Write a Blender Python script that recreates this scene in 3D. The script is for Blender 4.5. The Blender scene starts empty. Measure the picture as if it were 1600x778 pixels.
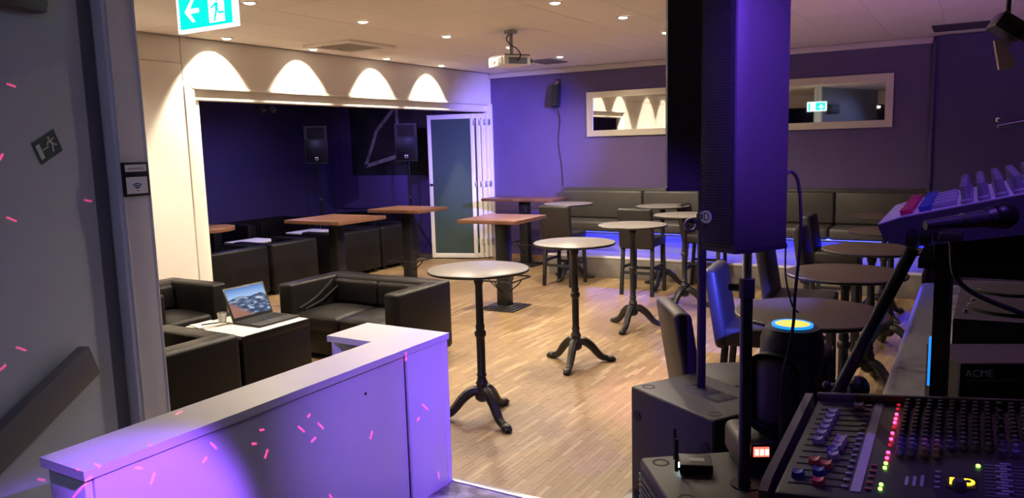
import bpy, bmesh, math, random
from mathutils import Vector, Matrix
random.seed(7)
S = bpy.context.scene
COL = S.collection
PI = math.pi

# ------------------------------------------------------------------ camera
cam_d = bpy.data.cameras.new('camera'); cam = bpy.data.objects.new('camera', cam_d); COL.objects.link(cam)
PITCH, ROLL, YAW, FPX = 0.134237, -0.027722, 0.540707, 1201.73
fw = Vector((-math.sin(YAW)*math.cos(PITCH), math.cos(YAW)*math.cos(PITCH), -math.sin(PITCH)))
rt0 = Vector((math.cos(YAW), math.sin(YAW), 0)); up0 = rt0.cross(fw)
rt = rt0*math.cos(ROLL)+up0*math.sin(ROLL); up = -rt0*math.sin(ROLL)+up0*math.cos(ROLL)
cam.matrix_world = Matrix(((rt.x, up.x, -fw.x, 0), (rt.y, up.y, -fw.y, 0), (rt.z, up.z, -fw.z, 1.95), (0, 0, 0, 1)))
cam_d.sensor_width = 36; cam_d.lens = FPX/1600*36; cam_d.clip_start = .05
S.camera = cam

# ------------------------------------------------------------------ view, world
vs = S.view_settings
vs.view_transform = 'Standard'; vs.look = 'None'; vs.exposure = 0.28; vs.gamma = 1.0; vs.use_curve_mapping = False
W = bpy.data.worlds.new('world'); S.world = W; W.use_nodes = True
W.node_tree.nodes['Background'].inputs[0].default_value = (.02, .015, .05, 1)
W.node_tree.nodes['Background'].inputs[1].default_value = .2

WARM = (1.0, .84, .64)
def spot(name, loc, target, power, col, angle, blend=.6, radius=.04):
    d = bpy.data.lights.new(name, 'SPOT'); d.energy = power; d.color = col
    d.spot_size = math.radians(angle); d.spot_blend = blend; d.shadow_soft_size = radius
    o = bpy.data.objects.new(name, d); COL.objects.link(o); o.location = loc
    o.rotation_euler = (Vector(target)-Vector(loc)).to_track_quat('-Z', 'Y').to_euler()
    return o
CEIL = 3.17
# coloured stage lights of the house (their beams fall on counter, loudspeaker, back wall, ceiling, floor)
spot('stage_beam', (1.0, .7, 2.95), (-2.3, 1.36, .58), 1700, (.26, .08, 1), 15, .5)
spot('stage_beam', (.6, .7, 2.95), (-2.3, 2.95, .45), 560, (.26, .12, 1), 26, 1.0)
spot('stage_beam', (.32, 1.62, 3.02), (-.44, 2.26, 2.2), 640, (.19, .06, 1), 30, 1.0)
spot('stage_beam', (1.4, 4.8, 2.9), (-7.0, 11.42, 1.85), 11000, (.26, .22, 1), 17, 1.0)
spot('stage_beam', (-.9, 1.2, 3.05), (-2.05, 5.45, 0), 2000, (1, .60, .95), 13, 1.0)
spot('stage_beam', (.8, 5.0, 1.6), (.35, 7.0, 3.17), 200, (.60, .17, 1), 85, 1.0)
spot('stage_beam', (.05, 1.25, 3.1), (.12, 1.90, 1.6), 52, (.28, .11, 1), 44, .9)
spot('stage_beam', (.65, .6, 2.95), (-1.28, 5.1, .85), 12000, (.08, .09, 1), 9, .8)
spot('stage_beam', (-.6, -.6, 2.9), (-3.25, 1.75, 1.5), 46, (.34, .46, 1), 60, 1.0)
spot('lounge_fill', (-9.2, 8.2, 2.9), (-9.2, 8.6, 0), 130, (.50, .42, 1), 165, 1.0)  # unseen fill light, added to lift the dark lounge
spot('lounge_fill', (-8.0, 9.0, 2.9), (-9.2, 11.4, 1.2), 95, (.30, .20, 1), 80, 1.0)  # second added fill, brightens the lounge's back wall

# ------------------------------------------------------------------ materials
MATS = {}
def mat(name, col, rough=.5, metal=0., spec=.5, emit=None, estr=0., noise=0., nscale=20., bump=0., bscale=60., var=0., coat=0., trans=0., alpha=1.):
    if name in MATS: return MATS[name]
    m = bpy.data.materials.new(name); m.use_nodes = True; nt = m.node_tree; b = nt.nodes['Principled BSDF']
    b.inputs['Base Color'].default_value = (*col, 1); b.inputs['Roughness'].default_value = rough
    b.inputs['Metallic'].default_value = metal; b.inputs['Specular IOR Level'].default_value = spec
    b.inputs['Coat Weight'].default_value = coat; b.inputs['Coat Roughness'].default_value = .08
    b.inputs['Transmission Weight'].default_value = trans; b.inputs['Alpha'].default_value = alpha
    if emit: b.inputs['Emission Color'].default_value = (*emit, 1); b.inputs['Emission Strength'].default_value = estr
    tc = nt.nodes.new('ShaderNodeTexCoord')
    if noise > 0 or var > 0:
        mx = nt.nodes.new('ShaderNodeMix'); mx.data_type = 'RGBA'; mx.blend_type = 'MULTIPLY'; mx.inputs[0].default_value = 1
        mx.inputs[6].default_value = (*col, 1)
        nz = nt.nodes.new('ShaderNodeTexNoise'); nz.inputs['Scale'].default_value = nscale; nz.inputs['Detail'].default_value = 4
        nt.links.new(tc.outputs['Object'], nz.inputs['Vector'])
        rr = nt.nodes.new('ShaderNodeMapRange'); rr.inputs['To Min'].default_value = 1-noise; rr.inputs['To Max'].default_value = 1+noise
        rr.inputs['From Min'].default_value = .25; rr.inputs['From Max'].default_value = .75
        nt.links.new(nz.outputs['Fac'], rr.inputs['Value'])
        src = rr.outputs[0]
        if var > 0:
            oi = nt.nodes.new('ShaderNodeObjectInfo'); r2 = nt.nodes.new('ShaderNodeMapRange')
            r2.inputs['To Min'].default_value = 1-var; r2.inputs['To Max'].default_value = 1+var
            nt.links.new(oi.outputs['Random'], r2.inputs['Value'])
            mm = nt.nodes.new('ShaderNodeMath'); mm.operation = 'MULTIPLY'
            nt.links.new(src, mm.inputs[0]); nt.links.new(r2.outputs[0], mm.inputs[1]); src = mm.outputs[0]
        nt.links.new(src, mx.inputs[7]); nt.links.new(mx.outputs[2], b.inputs['Base Color'])
    if bump > 0:
        n2 = nt.nodes.new('ShaderNodeTexNoise'); n2.inputs['Scale'].default_value = bscale; n2.inputs['Detail'].default_value = 3
        nt.links.new(tc.outputs['Object'], n2.inputs['Vector'])
        bp = nt.nodes.new('ShaderNodeBump'); bp.inputs['Strength'].default_value = bump; bp.inputs['Distance'].default_value = .01
        nt.links.new(n2.outputs['Fac'], bp.inputs['Height']); nt.links.new(bp.outputs[0], b.inputs['Normal'])
    MATS[name] = m
    return m
M_white = mat('white_paint', (.78, .74, .68), .55, noise=.03, nscale=3)
M_whitepost = mat('white_lacquer', (.72, .69, .68), .4, noise=.02, nscale=4)
M_counter = mat('counter_laminate', (.80, .79, .80), .38, noise=.02, nscale=8, bump=.02)
M_ceil = mat('ceiling_tile', (.90, .85, .80), .8, noise=.04, nscale=60, var=.025, bump=.08, bscale=150)
M_grid = mat('ceiling_joint', (.34, .31, .29), .8)
M_cornice = mat('cornice_paint', (.62, .58, .55), .6)
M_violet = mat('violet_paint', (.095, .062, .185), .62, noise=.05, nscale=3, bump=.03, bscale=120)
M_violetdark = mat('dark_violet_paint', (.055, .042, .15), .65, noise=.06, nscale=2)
M_leather = mat('black_leather', (.009, .008, .0085), .38, spec=.22, noise=.15, nscale=10, bump=.06, bscale=90)
M_benchleather = mat('grey_bench_leather', (.052, .048, .042), .45, noise=.1, nscale=8, bump=.08, bscale=70)
M_stoolleather = mat('brown_black_leather', (.020, .017, .017), .46, spec=.35, noise=.1, nscale=14, bump=.08, bscale=100)
M_blueleather = M_stoolleather
M_iron = mat('cast_iron', (.016, .015, .016), .42, spec=.5, bump=.15, bscale=60)
M_black = mat('black_plastic', (.014, .014, .016), .45)
M_blackmatte = mat('black_matte', (.010, .010, .011), .75)
M_polymer = mat('textured_black_paint', (.020, .0185, .0165), .52, noise=.12, nscale=200, bump=.06, bscale=260)
M_grillemesh = mat('grille_steel', (.018, .018, .020), .4, metal=.6)
M_blacksteel = mat('black_steel', (.02, .02, .022), .35, metal=.3)
M_alu = mat('aluminium', (.72, .71, .69), .32, metal=.9, noise=.03)
M_frame = mat('champagne_frame', (.66, .60, .50), .35, metal=.55, noise=.04, nscale=30)
M_mirror = mat('mirror_glass', (.92, .93, .93), .02, metal=1.)
M_doorframe = mat('door_frame_white', (.80, .77, .70), .4)
M_doorglass = mat('frosted_door_glass', (.05, .08, .075), .22, spec=.35, noise=.1, nscale=2)
M_rubber = mat('black_rubber', (.008, .008, .008), .7)
M_chrome = mat('chrome', (.8, .8, .82), .15, metal=1.)
M_wood = None
M_laminate = mat('table_laminate', (.16, .145, .13), .30, spec=.5, noise=.06, nscale=25)
M_laminatebrown = mat('brown_table_laminate', (.050, .034, .025), .42, spec=.25, noise=.06, nscale=25)
M_edge = mat('table_edge', (.02, .018, .017), .4)
M_paper = mat('paper', (.85, .84, .80), .7)
M_stone = mat('platform_stone', (.20, .175, .155), .75, noise=.18, nscale=9, bump=.1)
M_lamp = mat('lamp_bulb', (1, 1, 1), .3, emit=(1, .86, .66), estr=26)
M_led = mat('blue_led', (.1, .1, .6), .4, emit=(.010, .016, 1), estr=70)
M_projector = mat('projector_shell', (.82, .82, .84), .4)
M_greyplastic = mat('grey_plastic', (.25, .25, .26), .5)
M_brass = mat('screw_metal', (.5, .48, .45), .35, metal=.8)

def wood_mat(name, c1, c2, scale=(2, 30, 2), rough=.35):
    m = bpy.data.materials.new(name); m.use_nodes = True; nt = m.node_tree; b = nt.nodes['Principled BSDF']
    tc = nt.nodes.new('ShaderNodeTexCoord'); mp = nt.nodes.new('ShaderNodeMapping'); mp.inputs['Scale'].default_value = scale
    nz = nt.nodes.new('ShaderNodeTexNoise'); nz.inputs['Scale'].default_value = 3; nz.inputs['Detail'].default_value = 6
    cr = nt.nodes.new('ShaderNodeValToRGB'); cr.color_ramp.elements[0].color = (*c1, 1); cr.color_ramp.elements[1].color = (*c2, 1)
    cr.color_ramp.elements[0].position = .35; cr.color_ramp.elements[1].position = .68
    nt.links.new(tc.outputs['Object'], mp.inputs[0]); nt.links.new(mp.outputs[0], nz.inputs['Vector'])
    nt.links.new(nz.outputs['Fac'], cr.inputs[0]); nt.links.new(cr.outputs[0], b.inputs['Base Color'])
    b.inputs['Roughness'].default_value = rough
    return m
M_wood = wood_mat('red_brown_wood', (.105, .046, .030), (.165, .076, .047))
M_lightwood = wood_mat('light_wood', (.30, .17, .08), (.42, .25, .12))

def parquet_mat():
    m = bpy.data.materials.new('mosaic_parquet'); m.use_nodes = True; nt = m.node_tree; b = nt.nodes['Principled BSDF']
    L = nt.links.new; N = nt.nodes.new
    oi = N('ShaderNodeObjectInfo'); gi = N('ShaderNodeNewGeometry')
    add = N('ShaderNodeMath'); add.operation = 'ADD'; L(oi.outputs['Random'], add.inputs[0]); L(gi.outputs['Random Per Island'], add.inputs[1])
    fr = N('ShaderNodeMath'); fr.operation = 'FRACT'; L(add.outputs[0], fr.inputs[0])
    cr = N('ShaderNodeValToRGB'); els = cr.color_ramp.elements
    els[0].position = 0; els[0].color = (.215, .138, .064, 1); els[1].position = 1; els[1].color = (.39, .285, .155, 1)
    e = els.new(.25); e.color = (.255, .168, .080, 1); e = els.new(.75); e.color = (.28, .188, .092, 1); e = els.new(.9); e.color = (.31, .212, .105, 1)
    L(fr.outputs[0], cr.inputs[0])
    mp = N('ShaderNodeMapping'); mp.inputs['Scale'].default_value = (60, 5, 5)
    nz = N('ShaderNodeTexNoise'); nz.inputs['Scale'].default_value = 2; nz.inputs['Detail'].default_value = 4
    L(gi.outputs['Position'], mp.inputs[0]); L(mp.outputs[0], nz.inputs['Vector'])
    mr = N('ShaderNodeMapRange'); mr.inputs['To Min'].default_value = .82; mr.inputs['To Max'].default_value = 1.15; L(nz.outputs['Fac'], mr.inputs['Value'])
    n2 = N('ShaderNodeTexNoise'); n2.inputs['Scale'].default_value = 1.3; L(gi.outputs['Position'], n2.inputs['Vector'])
    m2 = N('ShaderNodeMapRange'); m2.inputs['To Min'].default_value = .85; m2.inputs['To Max'].default_value = 1.12; L(n2.outputs['Fac'], m2.inputs['Value'])
    mu = N('ShaderNodeMath'); mu.operation = 'MULTIPLY'; L(mr.outputs[0], mu.inputs[0]); L(m2.outputs[0], mu.inputs[1])
    mx = N('ShaderNodeMix'); mx.data_type = 'RGBA'; mx.blend_type = 'MULTIPLY'; mx.inputs[0].default_value = 1
    L(cr.outputs[0], mx.inputs[6]); L(mu.outputs[0], mx.inputs[7]); L(mx.outputs[2], b.inputs['Base Color'])
    b.inputs['Roughness'].default_value = .42
    return m
M_parquet = parquet_mat()

def carpet_mat():
    m = bpy.data.materials.new('mottled_stage_covering'); m.use_nodes = True; nt = m.node_tree; b = nt.nodes['Principled BSDF']
    tc = nt.nodes.new('ShaderNodeTexCoord'); nz = nt.nodes.new('ShaderNodeTexNoise'); nz.inputs['Scale'].default_value = 9; nz.inputs['Detail'].default_value = 8
    cr = nt.nodes.new('ShaderNodeValToRGB'); cr.color_ramp.elements[0].position = .42; cr.color_ramp.elements[1].position = .68
    cr.color_ramp.elements[0].color = (.10, .097, .10, 1); cr.color_ramp.elements[1].color = (.42, .41, .40, 1)
    nt.links.new(tc.outputs['Object'], nz.inputs['Vector']); nt.links.new(nz.outputs['Fac'], cr.inputs[0]); nt.links.new(cr.outputs[0], b.inputs['Base Color'])
    b.inputs['Roughness'].default_value = .6
    return m
M_stage = carpet_mat()
M_stageside = mat('stage_side_board', (.085, .08, .085), .55, noise=.25, nscale=14, bump=.1)

# ------------------------------------------------------------------ mesh helpers
class MB:
    def __init__(s): s.bm = bmesh.new()
    def box(s, x0, x1, y0, y1, z0, z1, bev=0., seg=2, M=None):
        r = bmesh.ops.create_cube(s.bm, size=1.)
        vs_ = r['verts']
        for v in vs_:
            v.co = Vector((x0+(v.co.x+.5)*(x1-x0), y0+(v.co.y+.5)*(y1-y0), z0+(v.co.z+.5)*(z1-z0)))
        if bev > 0:
            es = list({e for v in vs_ for e in v.link_edges})
            rr = bmesh.ops.bevel(s.bm, geom=es, offset=bev, segments=seg, profile=.5, affect='EDGES')
            vs_ = list({v for f in rr['faces'] for v in f.verts} | {v for v in vs_ if v.is_valid})
        if M is not None: bmesh.ops.transform(s.bm, matrix=M, verts=[v for v in vs_ if v.is_valid])
        return s
    def cyl(s, p, q, r, r2=None, n=16, cap=True):
        p = Vector(p); q = Vector(q); d = q-p; r2 = r if r2 is None else r2
        rr = bmesh.ops.create_cone(s.bm, cap_ends=cap, cap_tris=False, segments=n, radius1=r, radius2=r2, depth=d.length)
        T = Matrix.Translation((p+q)/2) @ d.to_track_quat('Z', 'Y').to_matrix().to_4x4()
        bmesh.ops.transform(s.bm, matrix=T, verts=rr['verts'])
        return s
    def sph(s, c, r, sc=(1, 1, 1), u=16, v=10, M=None):
        rr = bmesh.ops.create_uvsphere(s.bm, u_segments=u, v_segments=v, radius=r)
        T = Matrix.Translation(c) @ (M if M is not None else Matrix.Identity(4)) @ Matrix.Diagonal((*sc, 1))
        bmesh.ops.transform(s.bm, matrix=T, verts=rr['verts'])
        return s
    def lathe(s, prof, c=(0, 0, 0), n=24, ring=False):
        if ring: prof = list(prof)+[prof[0]]
        rings = []
        for r, z in prof:
            rings.append([s.bm.verts.new((c[0]+r*math.cos(2*PI*k/n), c[1]+r*math.sin(2*PI*k/n), c[2]+z)) for k in range(n)])
        for a, b in zip(rings, rings[1:]):
            for k in range(n): s.bm.faces.new((a[k], a[(k+1) % n], b[(k+1) % n], b[k]))
        if prof[0][0] > 1e-4 and not ring: s.bm.faces.new(list(reversed(rings[0])))
        if prof[-1][0] > 1e-4 and not ring: s.bm.faces.new(rings[-1])
        return s
    def tube(s, pts, r, n=8, rad=None):
        pts = [Vector(p) for p in pts]; rings = []
        t0 = (pts[1]-pts[0]).normalized(); a = Vector((0, 0, 1)) if abs(t0.z) < .9 else Vector((1, 0, 0))
        nrm = t0.cross(a).normalized()
        for i, p in enumerate(pts):
            t = (pts[min(i+1, len(pts)-1)]-pts[max(i-1, 0)]).normalized()
            nrm = (nrm-t*nrm.dot(t)).normalized(); bn = t.cross(nrm)
            ri = rad[i] if rad else r
            rings.append([s.bm.verts.new(p+(nrm*math.cos(2*PI*k/n)+bn*math.sin(2*PI*k/n))*ri) for k in range(n)])
        for a, b in zip(rings, rings[1:]):
            for k in range(n): s.bm.faces.new((a[k], a[(k+1) % n], b[(k+1) % n], b[k]))
        s.bm.faces.new(list(reversed(rings[0]))); s.bm.faces.new(rings[-1])
        return s
    def prism(s, pts, z0, z1, M=None):
        a = [s.bm.verts.new((x, y, z0)) for x, y in pts]; b = [s.bm.verts.new((x, y, z1)) for x, y in pts]; n = len(pts)
        s.bm.faces.new(list(reversed(a))); s.bm.faces.new(b)
        for k in range(n): s.bm.faces.new((a[k], a[(k+1) % n], b[(k+1) % n], b[k]))
        if M is not None: bmesh.ops.transform(s.bm, matrix=M, verts=a+b)
        return s
    def build(s, name, m, parent=None, smooth=40, loc=None, rot=None, label=None):
        bmesh.ops.recalc_face_normals(s.bm, faces=s.bm.faces)
        me = bpy.data.meshes.new(name); s.bm.to_mesh(me); s.bm.free()
        me.materials.append(m)
        if smooth:
            for p in me.polygons: p.use_smooth = True
            me.set_sharp_from_angle(angle=math.radians(smooth))
        o = bpy.data.objects.new(name, me); COL.objects.link(o)
        if parent: o.parent = parent
        if loc: o.location = loc
        if rot: o.rotation_euler = rot
        if label: o['label'] = label
        return o
def arc(pts, n=8):
    """smooth curve through control points"""
    P = [Vector(p) for p in pts]; P = [P[0]*2-P[1]]+P+[P[-1]*2-P[-2]]; out = []
    for i in range(1, len(P)-2):
        for k in range(n):
            t = k/n; a, b, c, d = P[i-1:i+3]
            out.append(.5*((2*b)+(c-a)*t+(2*a-5*b+4*c-d)*t*t+(3*b-a-3*c+d)*t**3))
    return out+[P[-2]]
def tag(o, label, cat, group=None, kind=None):
    o['label'] = label; o['category'] = cat
    if group: o['group'] = group
    if kind: o['kind'] = kind
    return o
def thing(name, label, cat, loc=(0, 0, 0), rz=0, group=None):
    o = bpy.data.objects.new(name, None); COL.objects.link(o); o.empty_display_size = .1
    o.location = loc; o.rotation_euler = (0, 0, rz)
    return tag(o, label, cat, group)
def struct(o, label=None, cat=None):
    o['kind'] = 'structure'
    if label: o['label'] = label
    if cat: o['category'] = cat
    return o
def dup(root, loc, rz, label, group=None):
    r = root.copy(); COL.objects.link(r); r.location = loc; r.rotation_euler = (0, 0, rz); r['label'] = label
    if group: r['group'] = group
    for ch in list(root.children):
        c = ch.copy(); COL.objects.link(c); c.parent = r
        for g in list(ch.children):
            d = g.copy(); COL.objects.link(d); d.parent = c
    return r
def text_part(body, size, m, parent, loc, rot, name='lettering', ext=.0008):
    cu = bpy.data.curves.new(name, 'FONT'); cu.body = body; cu.size = size; cu.align_x = 'CENTER'; cu.align_y = 'CENTER'; cu.extrude = ext
    t = bpy.data.objects.new(name, cu); COL.objects.link(t)
    bpy.context.view_layer.update()
    me = bpy.data.meshes.new_from_object(t); bpy.data.objects.remove(t)
    me.materials.clear(); me.materials.append(m)
    o = bpy.data.objects.new(name, me); COL.objects.link(o); o.parent = parent; o.location = loc; o.rotation_euler = rot
    return o

# ================================================================== STRUCTURE
XL, YB = -7.2, 11.42           # face of the left wall, face of the back wall
# ---- floor: sub floor + parquet strips
fl = struct(MB().box(-11.2, 4.2, -10.2, YB+.2, -.2, -.004).build('floor', mat('sub_floor', (.22, .14, .075), .6), smooth=0), 'pale mosaic parquet floor of the dance room', 'floor')
SW, SL = .034, .29
near = []; rest = []
x = -9.2; row = 0
while x < -.5:
    y = 3.0+((row*7) % 5)*SL/5.0+(.02 if (row//5) % 2 else 0)
    while y < 11.4:
        L_ = SL
        cx, cy = x+SW/2, y+L_/2
        d = math.hypot(cx, cy)
        vis = (-2.4 < cx < -.95 and cy > 3.25)
        (near if vis else rest).append((d, cx, cy))
        y += L_
    x += SW; row += 1
near.sort(); rest += near[300:]; near = near[:300]
mbs = MB().box(-SW/2+.0005, SW/2-.0005, -SL/2+.0007, SL/2-.0007, -.006, 0, 0)
strip0 = mbs.build('parquet_strip', M_parquet, fl, smooth=0)
for i, (d, cx, cy) in enumerate(near):
    o = strip0 if i == 0 else strip0.copy()
    if i: COL.objects.link(o)
    o.location = (cx, cy, random.uniform(-.0004, .0004))
vv = []; ff = []
for d, cx, cy in rest:
    k = len(vv); a, b = SW/2-.0005, SL/2-.0007; h = random.uniform(-.0004, .0004)
    vv += [(cx-a, cy-b, h), (cx+a, cy-b, h), (cx+a, cy+b, h), (cx-a, cy+b, h), (cx-a, cy-b, -.006), (cx+a, cy-b, -.006), (cx+a, cy+b, -.006), (cx-a, cy+b, -.006)]
    ff += [(k, k+1, k+2, k+3), (k, k+4, k+5, k+1), (k+1, k+5, k+6, k+2), (k+2, k+6, k+7, k+3), (k+3, k+7, k+4, k)]
me = bpy.data.meshes.new('parquet_strips'); me.from_pydata(vv, [], ff); me.materials.append(M_parquet)
o = bpy.data.objects.new('parquet_strips', me); COL.objects.link(o); o.parent = fl; o['kind'] = 'stuff'

# ---- ceiling with tiles
ce = struct(MB().box(-11.2, 4.2, -10.2, YB+.2, CEIL+.012, CEIL+.2).build('ceiling', M_grid, smooth=0), 'suspended ceiling of beige rectangular panels', 'ceiling')
TW, TL = .62, 1.24
tile_me = None
holes = []
nx0 = -7.16
for i in range(17):
    for j in range(11):
        x0 = nx0+i*TW; y0 = -1.34+j*TL
        x1 = x0+TW; y1 = min(y0+TL, YB-.01)
        if x0 > 3.3 or y1-y0 < .05: continue
        full = y1-y0 > TL-.001
        if full and tile_me:
            o = bpy.data.objects.new('ceiling_tile', tile_me); COL.objects.link(o); o.parent = ce
        else:
            hx, hy = TW/2-.002, (y1-y0)/2-.002
            o = MB().box(-hx, hx, -hy, hy, 0, .014).build('ceiling_tile', M_ceil, ce, smooth=0)
            if full: tile_me = o.data
        o.location = ((x0+x1)/2, (y0+y1)/2, CEIL+random.uniform(-.0006, .0006))

# ---- back wall, cornice
wb = struct(MB().box(-11.1, 4.2, YB, YB+.15, 0, 3.18).build('wall_back', M_violet, smooth=0), 'violet painted back wall with two long mirrors', 'wall')
struct(MB().box(XL, -.5, YB-.07, YB, 3.085, 3.165, .008).build('trim_1', M_cornice), 'beige cornice along the top of the violet wall', 'trim')
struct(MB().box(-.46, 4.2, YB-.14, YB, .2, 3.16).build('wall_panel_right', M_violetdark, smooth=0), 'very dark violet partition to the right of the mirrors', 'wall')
struct(MB().box(-.50, -.46, YB-.18, YB-.1, .3, 3.12, .005).build('trim_2', M_violetdark), 'narrow dark post at the edge of the dark partition', 'trim')
struct(MB().box(-7.15, -5.5, YB-.015, YB, .0, .07).build('baseboard_back', M_lightwood, smooth=0), 'light wooden skirting at foot of the violet wall', 'baseboard')
# ---- left wall: white, panelled
wl = struct(MB().box(XL-.2, XL-.012, 2.2, 5.43, 0, 3.18).build('wall_left', M_white, smooth=0), 'white panelled wall left of the wide opening', 'wall')
for (a, b) in ((2.2, 3.7), (3.705, 5.345)):
    MB().box(XL-.02, XL, a, b-.004, 0, 2.895, .003).build('wall_panel', M_white, wl)
    MB().box(XL-.02, XL, a, b-.004, 2.903, 3.165, .003).build('wall_panel', M_white, wl)
lin = struct(MB().box(XL-.2, XL, 5.35, YB, 2.66, 3.168).build('wall_lintel', M_white, smooth=0), 'white lintel wall above the wide folding door opening', 'wall')
MB().box(XL-.16, XL-.05, 5.5, YB, 2.55, 2.66).build('track_cover', M_white, lin, smooth=0)
MB().box(XL-.18, XL-.02, 5.5, YB, 2.525, 2.55, .004).build('door_track', M_doorframe, lin)
MB().box(XL-.005, XL+.02, 5.44, YB-.01, 2.64, 2.665, .004).build('ledge', M_white, lin)
j1 = struct(MB().box(XL-.2, XL+.012, 5.35, 5.47, 0, 2.66, .006).build('trim_3', M_doorframe), 'white jamb at the left side of the wide opening', 'trim')
MB().box(XL-.14, XL-.05, 5.47, 5.56, 0, 2.53, .004).build('jamb_channel', M_doorframe, j1)
struct(MB().box(XL-.1, XL+.03, YB-.09, YB-.001, 0, 2.66, .006).build('trim_4', M_doorframe), 'white jamb in the corner by the violet wall', 'trim')
struct(MB().box(XL-.2, XL, -10, 2.2, 0, 3.17).build('wall_left_rear', M_violetdark, smooth=0), 'dark violet wall behind the viewpoint on the left', 'wall')
# ---- lounge behind the opening
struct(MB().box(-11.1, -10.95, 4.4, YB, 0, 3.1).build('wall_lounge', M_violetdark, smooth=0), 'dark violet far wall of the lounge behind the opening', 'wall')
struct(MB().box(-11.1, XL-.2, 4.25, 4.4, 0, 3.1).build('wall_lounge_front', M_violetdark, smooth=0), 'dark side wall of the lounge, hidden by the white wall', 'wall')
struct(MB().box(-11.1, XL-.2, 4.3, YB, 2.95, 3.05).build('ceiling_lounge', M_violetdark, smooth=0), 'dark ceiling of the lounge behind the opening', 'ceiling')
struct(MB().box(-10.95, XL-.2, YB-.03, YB, .80, .83).build('trim_5', M_violetdark, smooth=0), 'thin dado rail on the violet lounge wall', 'trim')
struct(MB().box(-10.78, -10.765, YB-.012, YB, .83, 2.4).build('trim_6', M_violetdark, smooth=0), 'thin vertical panel joint on the violet lounge wall', 'trim')
# ---- rear and right shell (seen only in mirrors)
struct(MB().box(4.05, 4.2, -10, YB, 0, 3.17).build('wall_right', M_violetdark, smooth=0), 'dark violet wall at the far right side', 'wall')
struct(MB().box(XL, 4.2, -10.2, -10, 0, 3.17).build('wall_rear', M_violetdark, smooth=0), 'dark violet wall far behind the viewpoint', 'wall')
struct(MB().box(XL, 4.05, -10, -1.5, 2.93, 3.16).build('ceiling_rear', M_violetdark, smooth=0), 'lower dark violet ceiling behind the viewpoint', 'ceiling')
struct(MB().box(XL, 4.05, -1.5, -1.15, 2.80, 3.165).build('beam_1', M_cornice, smooth=0), 'beige ceiling beam behind the viewpoint', 'beam')

# ---- stage
st = MB().prism([(-3.2, -9.9), (4.0, -9.9), (4.0, 10.14), (-.43, 10.14), (-.43, 3.62), (-1.42, 3.62), (-1.42, 3.14), (-2.36, 3.14), (-2.36, 3.2), (-3.2, 3.2)][:8]+[(-3.2, 3.14)], 0, .2).build('stage_floor', M_stage, smooth=0)
struct(st, 'low stage with mottled grey covering', 'stage')
struct(MB().box(-2.3, -1.42, 3.13, 3.17, .17, .208, .004).build('trim_7', M_alu), 'pale metal nosing on the front stage edge by the counter', 'trim')
struct(MB().box(-.46, -.42, 3.63, 10.1, .17, .206, .004).build('trim_8', M_alu), 'pale metal nosing along the right stage edge beside the tables', 'trim')
struct(MB().box(-.42, -.20, 3.6, 10.1, .2, .215).build('stage_border', M_stageside, smooth=0), 'grey wooden border strip along the right stage edge', 'stage')

# ---- platform of the bench
pf = struct(MB().box(-5.45, -.46, 10.15, YB, 0, .30, .008).build('bench_platform', M_stone), 'low grey stone platform under the long bench', 'platform')
MB().box(-5.46, -.46, 10.14, 10.20, .285, .315, .004).build('platform_nosing', M_cornice, pf)

# ---- oblique stair wall with handrail, door post at left
ANG = math.atan2(.934, -.358)
sw = bpy.data.objects.new('wall_stair', None); COL.objects.link(sw); sw.location = (-3.25, 1.75, 0); sw.rotation_euler = (0, 0, ANG)
struct(sw, 'blue-grey lit stair wall at the left edge with a sloping handrail', 'wall')
# local x runs along the wall (away from the camera), local -y faces the camera
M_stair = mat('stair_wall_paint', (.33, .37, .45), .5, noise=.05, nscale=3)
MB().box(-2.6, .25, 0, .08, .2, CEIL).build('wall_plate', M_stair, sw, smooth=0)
MB().box(.25, .335, .0, .07, .2, CEIL).build('jamb_shadow_strip', mat('shaded_jamb', (.08, .09, .12), .5), sw, smooth=0)  # shade of the gap beside the post, put in as a dark strip
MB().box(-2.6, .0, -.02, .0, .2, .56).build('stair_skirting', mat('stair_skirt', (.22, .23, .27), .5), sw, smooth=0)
sl = math.atan2(.185, .48)
Mr = Matrix.Translation((.045, -.055, 1.09)) @ Matrix.Rotation(-0, 4, 'Y') @ Matrix.Rotation(-sl, 4, 'Y')
MB().box(-1.9, 0, -.03, .025, -.072, .072, .006, M=Mr).build('handrail', mat('dark_handrail', (.06, .065, .085), .45), sw, label='dark sloping handrail board')
for s_ in (-.25, -1.2):
    P_ = Mr @ Vector((s_, .03, 0)); MB().cyl((P_.x, -.04, P_.z), (P_.x, 0, P_.z), .015).build('bracket', M_blacksteel, sw)
post = struct(MB().box(-3.47, -3.31, 2.075, 2.235, .0, CEIL, .004).build('door_post', M_whitepost), 'white post with small framed notice at left', 'post')
MB().box(-3.312, -3.295, 2.09, 2.10, .2, CEIL, .002).build('post_bead', M_whitepost, post)
MB().box(-3.312, -3.297, 2.218, 2.228, .2, CEIL, .002).build('post_bead', M_whitepost, post)

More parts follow.
